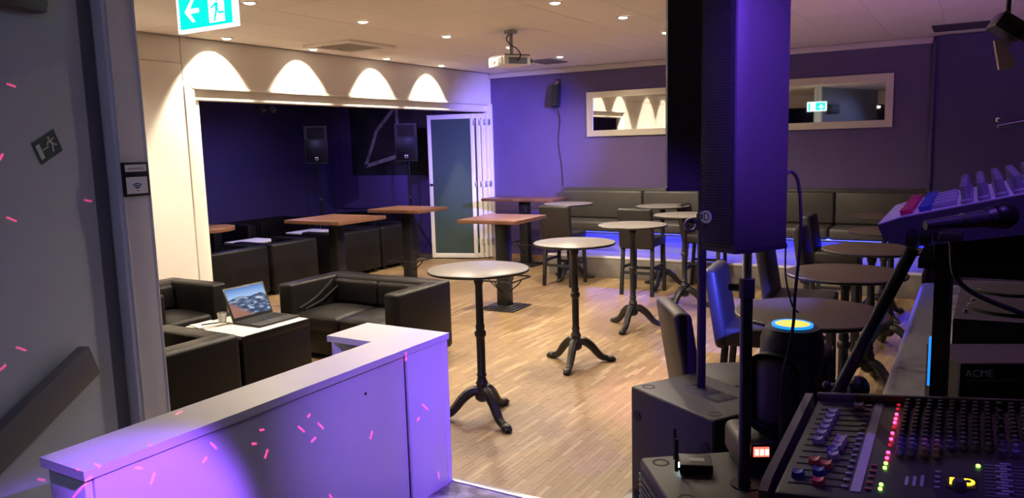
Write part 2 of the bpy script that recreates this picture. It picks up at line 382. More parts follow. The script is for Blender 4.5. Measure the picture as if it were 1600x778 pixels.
# ================================================================== LIGHT FITTINGS
def downlight(x, y, label, power, angle=160, group='warm recessed ceiling spots', col=WARM, wall=False, blend=.75):
    t = thing('ceiling_spotlight', label, 'spotlight', (x, y, CEIL), 0, group)
    MB().lathe([(.062, -.001), (.066, -.006), (.058, -.014), (.048, -.012), (.046, -.002)], n=20, ring=True).build('trim_ring', M_alu, t)
    MB().lathe([(.001, -.022), (.030, -.018), (.044, -.006), (.044, -.002)], n=18).build('bulb', M_lamp, t)
    l = spot('spot_lamp', (x, y, CEIL-.03), (x, y, 0) if not wall else (x-.577, y, CEIL-1.03), power, col, angle, blend, .035)
    return t
PW = 200
names5 = ['nearest the running-man exit sign', 'just in front of the square air diffuser', 'between the air diffuser and the projector', 'shining beside the projector pole', 'near the dark grille, furthest of its row']
for (x, y), nm in zip([(-5.15, 4.51), (-5.1, 5.83), (-5.08, 7.18), (-5.05, 8.49), (-5.07, 9.90)], names5):
    downlight(x, y, 'warm recessed ceiling spot '+nm, PW)
for (x, y), nm in zip([(-3.18, 6.14), (-3.02, 7.27)], ['cut by the top edge of the picture above the round tables', 'left of the tall loudspeakers']):
    downlight(x, y, 'warm recessed ceiling spot '+nm, PW)
for x, y, p, nm in [(-3.1, 4.7, PW, 'over the nearest round bar table, above the picture'), (-3.05, 8.6, PW*.7, 'furthest of its row, hidden by the tall loudspeakers'), (-1.2, 5.6, PW*.12, 'dimmed, over the stage-side tables')]:
    downlight(x, y, 'warm recessed ceiling spot '+nm, p, group='hidden ceiling spots')
wn = ['second from the left, above the jamb', 'third from the left on the lintel', 'fourth from the left on the lintel', 'nearest the violet wall']
downlight(XL+.28, 3.95, 'wall washer spot behind the white post', 180, 86, 'wall washers over the white wall', wall=True, blend=.22)
downlight(XL+.28, 2.75, 'wall washer spot behind the stair wall, seen in the mirror', 180, 86, 'wall washers over the white wall', wall=True, blend=.22)
for y, nm in zip([5.72, 6.99, 8.36, 9.62], wn):
    downlight(XL+.28, y, 'ceiling wall washer lighting a bright scallop, '+nm, 180, 86, 'wall washers over the white wall', wall=True, blend=.22)
for i, (x, y) in enumerate([(-2.6, -3), (-3.5, -5), (-4.3, -6.5), (-2.9, -7), (-4.0, -8.4), (-3.2, -2.2)]):
    t = thing('ceiling_spotlight', 'small rear ceiling spot seen only in the right mirror', 'spotlight', (x, y, 2.93), 0, 'rear ceiling spots in the mirror')
    MB().lathe([(.062, -.001), (.066, -.006), (.058, -.014), (.048, -.012)], n=14, ring=True).build('trim_ring', M_alu, t)
    MB().lathe([(.001, -.03), (.040, -.026), (.050, -.006)], n=14).build('bulb', M_lamp, t)

# ---- air diffusers and grilles
t = thing('air_diffuser', 'square ceiling air diffuser above the lounge opening', 'air vent', (-6.40, 7.07, CEIL))
MB().box(-.36, .36, -.41, -.33, -.03, 0, .004).box(-.36, .36, .33, .41, -.03, 0, .004).box(-.36, -.28, -.33, .33, -.03, 0, .004).box(.28, .36, -.33, .33, -.03, 0, .004).build('frame', M_ceil, t)
MB().box(-.28, .28, -.33, .33, -.006, 0).build('core', mat('vent_core', (.34, .31, .28), .7), t, smooth=0)
for k in range(7): MB().box(-.27, .27, -.30+k*.095, -.285+k*.095, -.022, -.004).build('blade', mat('vent_blade', (.45, .41, .37), .6), t, smooth=0)
def grille(x0, x1, y0, y1, label, m1, n):
    t = thing('ceiling_grille', label, 'air vent', ((x0+x1)/2, (y0+y1)/2, CEIL)); a = (x1-x0)/2; b = (y1-y0)/2
    MB().box(-a, a, -b, b, -.01, 0).build('backing', m1, t, smooth=0)
    for k in range(n): yy = -b+.03+(2*b-.06)*k/(n-1); MB().box(-a+.02, a-.02, yy-.006, yy+.006, -.018, -.008).build('slat', m1, t, smooth=0)
grille(-5.70, -5.30, 10.03, 10.62, 'dark square ceiling grille in front of the wall speaker', mat('dark_grille', (.16, .14, .14), .7), 8)
grille(-.48, .09, 10.25, 10.82, 'dark ceiling grille at upper right over the partition', mat('dark_grille_2', (.05, .04, .07), .7), 8)
t = thing('smoke_detector', 'small pale disc on the ceiling between spots', 'smoke detector', (-2.95, 8.9, CEIL))
MB().lathe([(.055, 0), (.058, -.012), (.04, -.03), (.001, -.034)], n=18).build('cover', M_ceil, t)
MB().lathe([(.014, -.030), (.012, -.045), (.001, -.047)], n=12).build('sensor', M_greyplastic, t)

# ---- exit signs
M_green = mat('exit_green', (.0, .4, .33), .4, emit=(.0, .80, .62), estr=1.1)
M_exitwhite = mat('exit_white', (.9, .95, .95), .4, emit=(.85, 1, .97), estr=1.6)
def man(mb, s, M, ox):
    def q(pts, th): mb.prism([(ox+x*s, y*s) for x, y in pts], 0, th, M)
def exit_sign(loc, label, w=.42, h=.21):
    t = thing('exit_sign', label, 'exit sign', loc, 0, 'lit running-man exit signs')
    MB().box(-w/2-.012, w/2+.012, -.012, .012, 0, h+.012, .003).build('housing', M_exitwhite, t)
    MB().box(-.02, .02, -.01, .01, h+.012, max(h+.05, CEIL-loc[2]-.0)).build('hanger', M_alu, t, smooth=0)
    for sg in (-1, 1):
        R = Matrix.Rotation(PI/2, 4, 'X') if sg < 0 else (Matrix.Rotation(PI, 4, 'Z') @ Matrix.Rotation(PI/2, 4, 'X'))
        T = Matrix.Translation((0, sg*.012, 0)) @ R
        MB().prism([(-w/2+.012, .016), (w/2-.012, .016), (w/2-.012, h-.004), (-w/2+.012, h-.004)], 0, .002, T).build('face', M_green, t, smooth=0)
        T2 = Matrix.Translation((0, sg*.0145, 0)) @ R
        k = w/.42
        MB().prism([(-.155*k, .10*k), (-.10*k, .155*k), (-.078*k, .155*k), (-.112*k, .112*k), (-.045*k, .112*k), (-.045*k, .090*k), (-.112*k, .090*k), (-.078*k, .047*k), (-.10*k, .047*k)], 0, .0015, T2).build('arrow', M_exitwhite, t, smooth=0)
        MB().prism([(.03*k, .03*k), (.145*k, .03*k), (.145*k, .195*k), (.03*k, .195*k)], 0, .0012, T2).build('doorway', M_exitwhite, t, smooth=0)
        T3 = Matrix.Translation((0, sg*.0162, 0)) @ R
        f_ = MB()
        f_.prism([(.082*k, .125*k), (.105*k, .120*k), (.098*k, .085*k), (.080*k, .085*k)], 0, .001, T3)        # torso
        f_.prism([(.082*k, .088*k), (.096*k, .086*k), (.075*k, .035*k), (.062*k, .035*k)], 0, .001, T3)        # leg back
        f_.prism([(.090*k, .092*k), (.102*k, .088*k), (.112*k, .078*k), (.145*k, .078*k), (.145*k, .069*k), (.106*k, .067*k)], 0, .001, T3)
        f_.prism([(.083*k, .124*k), (.085*k, .112*k), (.052*k, .095*k), (.046*k, .102*k)], 0, .001, T3)
        f_.prism([(.095*k+.012*k*math.cos(a*PI/6), .140*k+.012*k*math.sin(a*PI/6)) for a in range(12)], 0, .001, T3)
        f_.build('running_figure', M_green, t, smooth=0)
    return t
exit_sign((-3.335, 2.65, 2.565), 'lit green exit sign with arrow and running man at upper left')
exit_sign((-4.9, -8.4, 2.62), 'small far exit sign seen in the right mirror')

# ---- framed wifi notice on the post
t = thing('notice_frame', 'black framed notice with wifi symbol on the white post', 'sign', (-3.292, 2.150, 1.765), PI/2)
MB().box(-.066, .066, -.008, .001, 0, .155, .003).build('frame', mat('notice_black', (.015, .013, .016), .35), t)
MB().box(-.050, .054, -.010, -.007, .112, .144).build('title_card', M_paper, t, smooth=0)
MB().box(-.050, .054, -.010, -.007, .012, .088).build('wifi_card', M_paper, t, smooth=0)
M_blueprint = mat('blue_print', (.05, .09, .30), .6); M_greyprint = mat('grey_print', (.45, .40, .36), .6)
RX = Matrix.Rotation(PI/2, 4, 'X')
for k, r in enumerate((.012, .021, .030)):
    pts = [(.002+(r+.003)*math.cos(a), .028+(r+.003)*math.sin(a)) for a in [PI/4+PI/2*i/8 for i in range(9)]]+[(.002+(r-.003)*math.cos(a), .028+(r-.003)*math.sin(a)) for a in [PI*3/4-PI/2*i/8 for i in range(9)]]
    MB().prism(pts, 0, .0006, Matrix.Translation((0, -.010, 0)) @ RX).build('wifi_arc', M_blueprint if k else M_black, t, smooth=0)
MB().prism([(.002+.0035*math.cos(a*PI/4), .026+.0035*math.sin(a*PI/4)) for a in range(8)], 0, .0006, Matrix.Translation((0, -.010, 0)) @ RX).build('wifi_dot', M_black, t, smooth=0)
for k in range(9): MB().box(-.036+k*.0085, -.030+k*.0085, -.0106, -.0098, .121, .133 if k in (0, 6) else .130).build('print_mark', M_greyprint, t, smooth=0)

# ---- tilted stair exit sticker on the stair wall
t = thing('escape_sticker', 'dark green tilted escape sticker on the blue-grey stair wall', 'sign', (-3.25, 1.75, 0), ANG)
Ms = Matrix.Translation((.001, -.0005, 1.995)) @ Matrix.Rotation(-math.radians(25), 4, 'Y') @ RX
MB().prism([(-.068, -.048), (.068, -.048), (.068, .048), (-.068, .048)], 0, .002, Ms).build('plate', mat('sticker_green', (.012, .05, .045), .4), t, smooth=0)
Ms2 = Matrix.Translation((.001, -.0027, 1.995)) @ Matrix.Rotation(-math.radians(25), 4, 'Y') @ RX
M_stw = mat('sticker_white', (.42, .46, .46), .5)
MB().prism([(-.058, -.032), (-.036, -.032), (-.036, .030), (-.058, .030)], 0, .001, Ms2).build('door_mark', M_stw, t, smooth=0)
MB().prism([(-.030, -.003), (.004, -.003), (.004, .002), (-.030, .002)], 0, .001, Ms2).build('arrow_mark', M_stw, t, smooth=0)
f_ = MB(); f_.prism([(.022+.006*math.cos(a*PI/4), .030+.006*math.sin(a*PI/4)) for a in range(8)], 0, .001, Ms2)
for p_ in ([(.015, .022), (.028, .020), (.034, .0), (.026, -.002)], [(.026, .0), (.034, .0), (.052, -.010), (.050, -.016)], [(.024, .0), (.032, .0), (.022, -.030), (.014, -.030)], [(.015, .022), (.018, .016), (.002, .004), (-.002, .010)], [(.028, .020), (.030, .014), (.048, .016), (.048, .021)]):
    f_.prism(p_, 0, .001, Ms2)
f_.build('running_figure', M_stw, t, smooth=0)
t = thing('ceiling_box', 'dark box near the top left corner on the stair wall', 'box', (-3.25, 1.75, 0), ANG)
MB().box(-.5, -.0, -.07, -.001, 2.52, 2.75, .006).build('body', mat('closer_box', (.05, .03, .04), .5), t)
MB().box(.0, .03, -.05, -.001, 2.55, 2.75, .004).build('end_cap', M_black, t)

# ================================================================== MIRRORS, BENCH, WALL SPEAKER, PROJECTOR
for x0, x1, lb in ((-5.37, -3.45, 'long mirror in champagne frame left of the tall loudspeakers'), (-2.86, -.94, 'long mirror in champagne frame right of the loudspeakers, showing an exit sign')):
    t = thing('wall_mirror', lb, 'mirror', ((x0+x1)/2, YB-.001, 2.05), 0, 'framed mirrors on the violet wall'); w = (x1-x0)/2; F = .095
    MB().box(-w+.03, w-.03, -.012, 0, .03, .67).build('mirror_pane', M_mirror, t, smooth=0)
    for (a, b, c, d) in ((-w, w, 0, F), (-w, w, .70-F, .70)):
        MB().prism([(a, c if c == 0 else d), (b, c if c == 0 else d), (b-F, d if c == 0 else c), (a+F, d if c == 0 else c)], 0, .035, RX).build('frame_bar', M_frame, t, smooth=0)
    MB().prism([(-w, 0), (-w+F, F), (-w+F, .70-F), (-w, .70)], 0, .035, RX).build('frame_bar', M_frame, t, smooth=0)
    MB().prism([(w, 0), (w-F, F), (w-F, .70-F), (w, .70)], 0, .035, RX).build('frame_bar', M_frame, t, smooth=0)

BX0, BX1 = -5.73, -.48
t = thing('upholstered_bench', 'long dark grey leather bench against the violet wall, lit blue below', 'bench', (0, 0, 0))
xs = [BX0, -4.35, -2.97, -1.59, BX1]
for a, b in zip(xs, xs[1:]):
    MB().box(a+.004, b-.004, YB-.24, YB-.09, .76, 1.20, .035, 3, M=None).build('back_cushion', M_benchleather, t)
    MB().box(a+.004, b-.004, YB-.74, YB-.12, .60, .76, .04, 3).build('seat_cushion', M_benchleather, t)
MB().box(BX0-.03, BX1, YB-.10, YB-.002, .30, 1.235, .008).build('back_panel', M_benchleather, t)
M_riser = mat('bench_riser', (.30, .30, .36), .6)
MB().box(BX0+.55, BX1, YB-.58, YB-.12, .30, .60).build('plinth', M_riser, t, smooth=0)
MB().box(BX0, BX0+.55, YB-.72, YB-.12, .30, .60).build('plinth_end', M_benchleather, t, smooth=0)
MB().box(BX0+.56, BX1, YB-.735, YB-.72, .575, .60).build('front_lip', M_benchleather, t, smooth=0)
MB().box(BX0+.56, BX1, YB-.645, YB-.615, .590, .599).build('led_strip', M_led, t, smooth=0, label='glowing blue LED strip')

t = thing('wall_speaker', 'small dark speaker on bracket high on the violet wall', 'speaker', (-5.87, YB-.01, 2.56)); t.scale = (.8, .72, 1)
MB().box(-.05, .05, -.02, 0, .30, .44, .005).build('wall_plate', M_black, t)
MB().tube([(0, -.01, .39), (0, -.10, .39), (0, -.16, .34)], .018).build('bracket', M_lightwood, t)
Mt = Matrix.Translation((0, -.17, .16)) @ Matrix.Rotation(math.radians(-12), 4, 'X')
MB().prism([(-.075, .085), (.075, .085), (.085, -.02), (.055, -.085), (-.055, -.085), (-.085, -.02)], -.17, .17, Mt).build('cabinet', M_black, t)
MB().prism([(-.078, -.030), (-.052, -.089), (.052, -.089), (.078, -.030), (.072, -.026), (.048, -.082), (-.048, -.082), (-.072, -.026)], -.155, .155, Mt).build('grille', M_grillemesh, t)
c = MB().tube(arc([(-5.88, YB-.12, 2.58), (-5.86, YB-.02, 2.35), (-5.90, YB-.012, 2.0), (-5.85, YB-.012, 1.6), (-5.83, YB-.012, 1.25)]), .008, 6).build('speaker_cable', M_rubber)
tag(c, 'thin dark cable hanging from the wall speaker down the violet wall', 'cable')

t = thing('projector', 'white ceiling projector on a grey pole', 'projector', (-4.35, 7.30, 2.79), math.radians(-33)); t.scale = (1.2, 1.2, 1)
MB().box(-.17, .17, -.13, .13, 0, .10, .012).build('housing', M_projector, t)
MB().box(-.165, .165, -.125, .125, .1, .112, .004).build('top_plate', M_greyplastic, t)
MB().box(-.172, -.168, -.06, .10, .02, .07).build('side_vent', M_greyplastic, t, smooth=0)
MB().box(.04, .13, -.134, -.128, .015, .085).build('vent_panel', mat('vent_panel', (.45, .45, .47), .5), t, smooth=0)
for k in range(6): MB().box(.046, .124, -.137, -.133, .02+k*.011, .026+k*.011).build('vent_slat', M_projector, t, smooth=0)
MB().cyl((.10, .13, .05), (.10, .16, .05), .035, .032).build('lens', mat('lens_glass', (.02, .02, .05), .08, coat=.6), t)
MB().box(-.10, -.03, -.134, -.128, .03, .06).build('sticker', M_greyplastic, t, smooth=0)
MB().box(.171, .176, -.09, .09, .01, .075).build('connector_panel', mat('connector_panel', (.12, .13, .22), .5), t, smooth=0)
MB().cyl((0, .02, .112), (0, .02, .38), .018).build('pole', mat('grey_pole', (.36, .36, .37), .4, metal=.3), t)
MB().cyl((0, .02, .35), (0, .02, .38), .06).build('ceiling_flange', mat('grey_pole', (.3, .3, .3)), t)
MB().box(-.06, .06, -.05, .09, .111, .125, .003).build('mount_plate', M_greyplastic, t)
MB().tube(arc([(-.01, .03, .37), (-.05, 0, .30), (.04, 0, .22), (.15, .0, .17), (.22, 0, .10), (.18, 0, .04)]), .006, 6).build('power_cable', M_rubber, t)

# ================================================================== FOLDING GLASS DOOR
t = thing('folding_door', 'folded white-framed glass partition doors stacked beside the violet wall', 'folding door', (0, 0, 0))
def leaf(p, q, glass, n):
    p = Vector((*p, 0)); q = Vector((*q, 0)); d = q-p; L_ = d.length
    M = Matrix.Translation(p) @ Matrix.Rotation(math.atan2(d.y, d.x), 4, 'Z')
    f = MB()
    f.box(0, .065, -.022, .022, .02, 2.50, .004, M=M).box(L_-.065, L_, -.022, .022, .02, 2.50, .004, M=M)
    f.box(.065, L_-.065, -.022, .022, .02, .10, .004, M=M).box(.065, L_-.065, -.022, .022, 2.42, 2.50, .004, M=M)
    lf = f.build('door_leaf', M_doorframe, t)
    MB().box(.065, L_-.065, -.008, .008, .10, 2.42, M=M).build('glass_pane', glass, lf, smooth=0)
    for z in (.25, 1.25, 2.30): MB().box(L_-.01, L_+.012, -.03, .03, z, z+.1, .003, M=M).build('hinge', M_alu, lf)
    if n == 0: MB().box(.02, .07, -.05, -.022, 1.28, 1.32, .004, M=M).build('handle', M_black, lf)
leaf((-8.14, 10.83), (-7.34, 11.08), M_doorglass, 0)
leaf((-8.05, 11.06), (-7.26, 11.14), M_doorglass, 1)
leaf((-8.05, 11.16), (-7.20, 11.20), M_doorglass, 2)
leaf((-8.05, 11.25), (-7.16, 11.27), M_doorglass, 3)

# ================================================================== LOUNGE
t = thing('wall_picture', 'large dark unframed picture with a silver triangle on the lounge wall', 'picture', (0, 0, 0))
M_pic = mat('picture_print', (.030, .029, .030), .45, noise=.7, nscale=2.2)
MB().box(-10.42, -8.42, YB-.035, YB-.001, 1.46, 2.92, .003).build('canvas', M_pic, t)
tri = [(-9.32, 2.70), (-9.40, 2.61), (-9.76, 2.29), (-9.88, 2.01), (-10.08, 1.62), (-9.21, 1.82), (-9.25, 2.27), (-9.26, 2.67)]
M_tri = mat('silver_print', (.30, .28, .26), .4, noise=.5, nscale=9)
for (a, b) in zip(tri, tri[1:]+tri[:1]):
    d = Vector((b[0]-a[0], b[1]-a[1])); L_ = d.length
    if L_ < .05: continue
    n_ = Vector((-d.y, d.x)).normalized()*.035
    MB().prism([(a[0]-n_.x, a[1]-n_.y), (b[0]-n_.x, b[1]-n_.y), (b[0]+n_.x, b[1]+n_.y), (a[0]+n_.x, a[1]+n_.y)], 0, .003, Matrix.Translation((0, YB-.0355, 0)) @ RX).build('triangle_bar', M_tri, t, smooth=0)

def stand_speaker(loc, rz, label, slabel):
    s = thing('speaker_stand', slabel, 'speaker stand', (loc[0], loc[1], 0), rz, 'tripod speaker stands in the lounge')
    MB().cyl((0, 0, .28), (0, 0, loc[2]-.001), .018).build('pole', M_blacksteel, s)
    MB().cyl((0, 0, .72), (0, 0, 1.10), .024).build('sleeve', M_blacksteel, s)
    MB().cyl((0, 0, 1.05), (0, 0, 1.10), .032).build('collar', M_chrome, s)
    for k in range(3):
        a = k*2*PI/3+.4
        MB().tube([(0, 0, .78), (.42*math.cos(a), .42*math.sin(a), .02)], .013, 8).build('leg', M_blacksteel, s)
        MB().tube([(0, 0, .34), (.22*math.cos(a), .22*math.sin(a), .40)], .009, 6).build('brace', M_blacksteel, s)
        MB().sph((.42*math.cos(a), .42*math.sin(a), .017), .017, u=10, v=6).build('rubber_foot', M_rubber, s)
    t = thing('loudspeaker', label, 'speaker', loc, rz, 'loudspeakers on tripod stands in the lounge')
    MB().prism([(-.20, -.15), (.20, -.15), (.15, .15), (-.15, .15)], 0, .66).build('cabinet', M_black, t)
    MB().box(-.185, .185, -.165, -.149, .02, .41, .008).build('grille', M_grillemesh, t)
    MB().box(-.15, .15, -.158, -.149, .44, .63, .004).build('horn_rim', M_blackmatte, t)
    MB().prism([(-.13, 0), (.13, 0), (.05, .08), (-.05, .08)], .46, .61, Matrix.Translation((0, -.157, 0))).build('horn', M_black, t)
    lg = MB().box(-.03, .03, -.169, -.164, .055, .11, .002).build('badge', M_alu, t)
    MB().box(-.012, .018, -.171, -.168, .068, .10).build('badge_mark', M_black, lg, smooth=0)
stand_speaker((-10.14, 10.2, 1.72), math.radians(35), 'dim black loudspeaker on stand in the dark lounge corner', 'tripod stand in the dark lounge corner')
stand_speaker((-8.66, 10.93, 1.72), math.radians(25), 'black loudspeaker on stand in front of the dark picture', 'tripod stand in front of the dark picture')
for x, y, nm in ((-10.9, 9.62, 'left'), (-10.9, 9.85, 'right')):
    t = thing('small_spot', 'tiny unlit spotlight high on the dark lounge wall, the '+nm+' of two', 'spotlight', (x, y, 2.70), 0, 'pair of small lounge spots')
    MB().cyl((-.04, 0, .02), (.04, 0, .02), .015).build('arm', M_greyplastic, t)
    MB().cyl((.03, 0, .05), (.10, 0, -.03), .035, .05).build('head', M_greyplastic, t)

# ---- sofas (local: front faces -y)
def sofa(name, label, cat, loc, rz, w, dp, h, ncush, group=None, seat_h=.42, leg=.06):
    t = thing(name, label, cat, loc, rz, group)
    A = .17; B = .19; x = w/2; y = dp/2
    MB().box(-x+A, x-A, -y+.02, y-B, leg, seat_h-.14, .012).build('base', M_leather, t)
    for s in (-1, 1):
        a, b = (-x, -x+A) if s < 0 else (x-A, x)
        MB().box(a, b, -y, y-.02, leg, h, .028, 3).build('armrest', M_leather, t)
    MB().box(-x+.004, x-.004, y-B, y, leg, h+.004, .035, 3).build('backrest', M_leather, t)
    cw = (w-2*A)/ncush
    for k in range(ncush):
        m = MB().box(-x+A+k*cw+.004, -x+A+(k+1)*cw-.004, -y+.005, y-B+.02, seat_h-.15, seat_h, .04, 3)
        for v in m.bm.verts:
            if v.co.z > seat_h-.05:
                u = (v.co.x-(-x+A+(k+.5)*cw))/(cw/2); q = (v.co.y-(-B/2))/((dp-B)/2)
                v.co.z += .03*max(0, 1-u*u)*max(0, 1-q*q)
        bmesh.ops.subdivide_edges(m.bm, edges=m.bm.edges[:], cuts=2, use_grid_fill=True)
        for v in m.bm.verts:
            if v.co.z > seat_h-.012:
                u = (v.co.x-(-x+A+(k+.5)*cw))/(cw/2); q = (v.co.y-(-B/2))/((dp-B)/2)
                v.co.z += .045*max(0, 1-u*u)*max(0, 1-q*q)
        m.build('seat_cushion', M_leather, t, smooth=60)
        bk = MB().box(-x+A+k*cw+.004, -x+A+(k+1)*cw-.004, y-B-.05, y-B+.03, seat_h+.01, h-.03, .035, 3)
        bk.build('back_cushion', M_leather, t)
    for sx in (-1, 1):
        for sy in (-1, 1):
            MB().box(sx*(x-.09)-.035, sx*(x-.09)+.035, sy*(y-.09)-.035, sy*(y-.09)+.035, 0, leg+.01).build('leg', M_blackmatte, t, smooth=0)
    return t
lv = sofa('two_seat_sofa', 'black leather two-seat sofa facing left in front of the round bar tables', 'sofa', (-4.93, 5.46, 0), 0, 1.47, .80, .70, 2)
cr_ = MB()
for k, (a, b) in enumerate((((-.545, .14, .66), (-.565, -.30, .45)), ((-.50, .165, .60), (-.562, -.24, .43)))):
    cr_.tube(arc([a, ((a[0]+b[0])/2+.0, (a[1]+b[1])/2, (a[2]+b[2])/2-.03), b]), .012, 8)
cr_.build('creased_throw', M_leather, lv)
sofa('armchair', 'black leather armchair against the white wall behind the papers', 'armchair', (-6.62, 4.50, 0), PI/2, .84, .80, .70, 1)
sofa('armchair', 'black leather armchair seen from behind, its back next to the white-topped cube table', 'armchair', (-4.72, 3.08, 0), -PI/2, .84, .80, .70, 1)
lbl = ['leftmost in the lounge, by the jamb', 'second from the left, beside the first', 'third from the left, behind the wooden table', 'rightmost, next to the glass door']
for (y0, y1), lb in zip(((6.20, 7.13), (7.18, 8.04), (8.48, 9.42), (9.46, 10.42)), lbl):
    sofa('lounge_chair', 'black lounge chair with its back to us, '+lb, 'armchair', (-8.50, (y0+y1)/2, 0), -PI/2, y1-y0, .80, .70, 1, 'lounge chairs with backs to the opening')
for y, w_, lb in ((7.2, 1.5, 'left'), (9.2, 1.5, 'right')):
    sofa('lounge_sofa', 'black lounge sofa against the dark violet far wall, the '+lb+' of two', 'sofa', (-10.45, y, 0), PI/2, w_, .80, .78, 2, 'sofas along the dark lounge wall')
sofa('lounge_sofa', 'black lounge sofa below the dark picture', 'sofa', (-9.78, 10.95, 0), 0, 1.15, .78, .76, 2)
for i, (x, y, lb) in enumerate(((-9.35, 6.6, 'leftmost'), (-9.3, 7.9, 'middle'), (-9.4, 9.2, 'rightmost'))):
    t = thing('lounge_table', 'low black cube table with white top in the lounge, '+lb+' of three', 'table', (x, y, 0), 0, 'white-topped lounge cube tables')
    MB().box(-.28, .28, -.30, .30, 0, .60, .01).build('body', M_leather, t)
    MB().box(-.285, .285, -.305, .305, .60, .625, .004).build('table_top', M_paper, t)

# ---- cube table with laptop
t = thing('cube_table', 'black cube table with white top holding the laptop', 'table', (-4.715, 3.87, 0))
MB().box(-.335, .335, -.31, .34, 0, .63, .012).build('body', M_leather, t)
MB().box(-.325, .325, -.30, .33, .63, .66, .004).build('table_top', mat('white_table_top', (.78, .77, .74), .35), t)
MB().box(.325, .337, -.31, .34, .60, .658, .003).build('side_lip', M_leather, t); MB().box(-.337, -.325, -.31, .34, .60, .658, .003).build('side_lip', M_leather, t)
t = thing('laptop', 'open black laptop showing a blue mountain landscape', 'laptop', (-4.62, 4.0, .661))
MB().box(-.145, .145, -.195, .195, 0, .018, .004).build('base', mat('laptop_shell', (.025, .025, .027), .4), t)
kb = MB().box(-.11, .03, -.175, .175, .018, .020).build('keyboard', mat('laptop_deck', (.035, .033, .032), .5), t, smooth=0)
for i in range(5):
    for j in range(14): MB().box(-.105+i*.027, -.084+i*.027, -.17+j*.0245, -.15+j*.0245, .020, .0225).build('key', M_black, kb, smooth=0)
MB().box(.05, .12, -.06, .05, .018, .0195).build('touchpad', mat('touchpad', (.05, .05, .05), .3), t, smooth=0)
Ms = Matrix.Translation((-.145, 0, .016)) @ Matrix.Rotation(math.radians(-22), 4, 'Y')
MB().box(-.012, 0, -.195, .195, 0, .265, .004, M=Ms).build('screen_lid', mat('laptop_shell', (.02, .02, .02)), t)
def screen_mat():
    m = bpy.data.materials.new('mountain_wallpaper'); m.use_nodes = True; nt = m.node_tree; b = nt.nodes['Principled BSDF']; L = nt.links.new; N = nt.nodes.new
    tc = N('ShaderNodeTexCoord'); sp = N('ShaderNodeSeparateXYZ'); L(tc.outputs['Generated'], sp.inputs[0])
    nz = N('ShaderNodeTexNoise'); nz.inputs['Scale'].default_value = 5; nz.inputs['Detail'].default_value = 6
    mp = N('ShaderNodeMapping'); mp.inputs['Scale'].default_value = (1, 1.2, 2.6); mp.inputs['Rotation'].default_value = (.5, 0, 0)
    L(tc.outputs['Generated'], mp.inputs[0]); L(mp.outputs[0], nz.inputs['Vector'])
    cr = N('ShaderNodeValToRGB'); e = cr.color_ramp.elements
    e[0].position = .38; e[0].color = (.012, .03, .085, 1); e[1].position = .66; e[1].color = (.50, .58, .70, 1); q = e.new(.52); q.color = (.06, .115, .23, 1)
    L(nz.outputs['Fac'], cr.inputs[0])
    sky = N('ShaderNodeValToRGB'); e = sky.color_ramp.elements
    e[0].position = .66; e[0].color = (.36, .55, .85, 1); e[1].position = 1; e[1].color = (.05, .19, .56, 1); L(sp.outputs['Z'], sky.inputs[0])
    n2 = N('ShaderNodeTexNoise'); n2.inputs['Scale'].default_value = 4; L(tc.outputs['Generated'], n2.inputs['Vector'])
    ma = N('ShaderNodeMath'); ma.operation = 'MULTIPLY_ADD'; L(n2.outputs['Fac'], ma.inputs[0]); ma.inputs[1].default_value = .16; L(sp.outputs['Z'], ma.inputs[2])
    gt = N('ShaderNodeMath'); gt.operation = 'GREATER_THAN'; L(ma.outputs[0], gt.inputs[0]); gt.inputs[1].default_value = .75
    rk = N('ShaderNodeMath'); rk.operation = 'ADD'; L(sp.outputs['Y'], rk.inputs[0]); L(sp.outputs['Z'], rk.inputs[1])
    lt = N('ShaderNodeMapRange'); lt.inputs['From Min'].default_value = .62; lt.inputs['From Max'].default_value = .45; L(rk.outputs[0], lt.inputs['Value'])
    mr = N('ShaderNodeMix'); mr.data_type = 'RGBA'; L(lt.outputs[0], mr.inputs[0]); L(cr.outputs[0], mr.inputs[6]); mr.inputs[7].default_value = (.30, .14, .10, 1)
    mx = N('ShaderNodeMix'); mx.data_type = 'RGBA'; L(gt.outputs[0], mx.inputs[0]); L(mr.outputs[2], mx.inputs[6]); L(sky.outputs[0], mx.inputs[7])
    b.inputs['Base Color'].default_value = (.01, .01, .01, 1); L(mx.outputs[2], b.inputs['Emission Color']); b.inputs['Emission Strength'].default_value = .85; b.inputs['Roughness'].default_value = .25
    return m
MB().box(.0, .0012, -.18, .18, .025, .25, M=Ms).build('screen', screen_mat(), t, smooth=0)
pp = []
for i, (x, y, a, w_, h_) in enumerate(((-4.93, 3.70, .1, .20, .24), (-4.91, 3.69, -.25, .17, .21))):
    o = MB().box(-w_/2, w_/2, -h_/2, h_/2, 0, .007).build('paper_stack', M_paper, None, smooth=0, loc=(x, y, .661+i*.0075), rot=(0, 0, a))
    tag(o, ('lower' if i == 0 else 'upper')+' white stack of papers on the cube table', 'paper', 'papers beside the laptop')
t = thing('pen', 'dark pen lying on the white papers', 'pen', (-4.88, 3.68, .681), 1.1)
MB().cyl((-.06, 0, 0), (.06, 0, 0), .0045, n=8).build('barrel', M_black, t); MB().cyl((.06, 0, 0), (.075, 0, 0), .0045, .001, n=8).build('tip', M_chrome, t)
t = thing('paper_cup', 'small white cup beside the laptop screen', 'cup', (-4.865, 3.785, .661))
MB().lathe([(.026, 0), (.036, .085), (.034, .085), (.025, .006), (.001, .006)], n=20).build('cup_wall', M_paper, t)
MB().lathe([(.001, .068), (.0325, .068)], n=20).build('coffee', mat('coffee', (.03, .015, .008), .2), t)

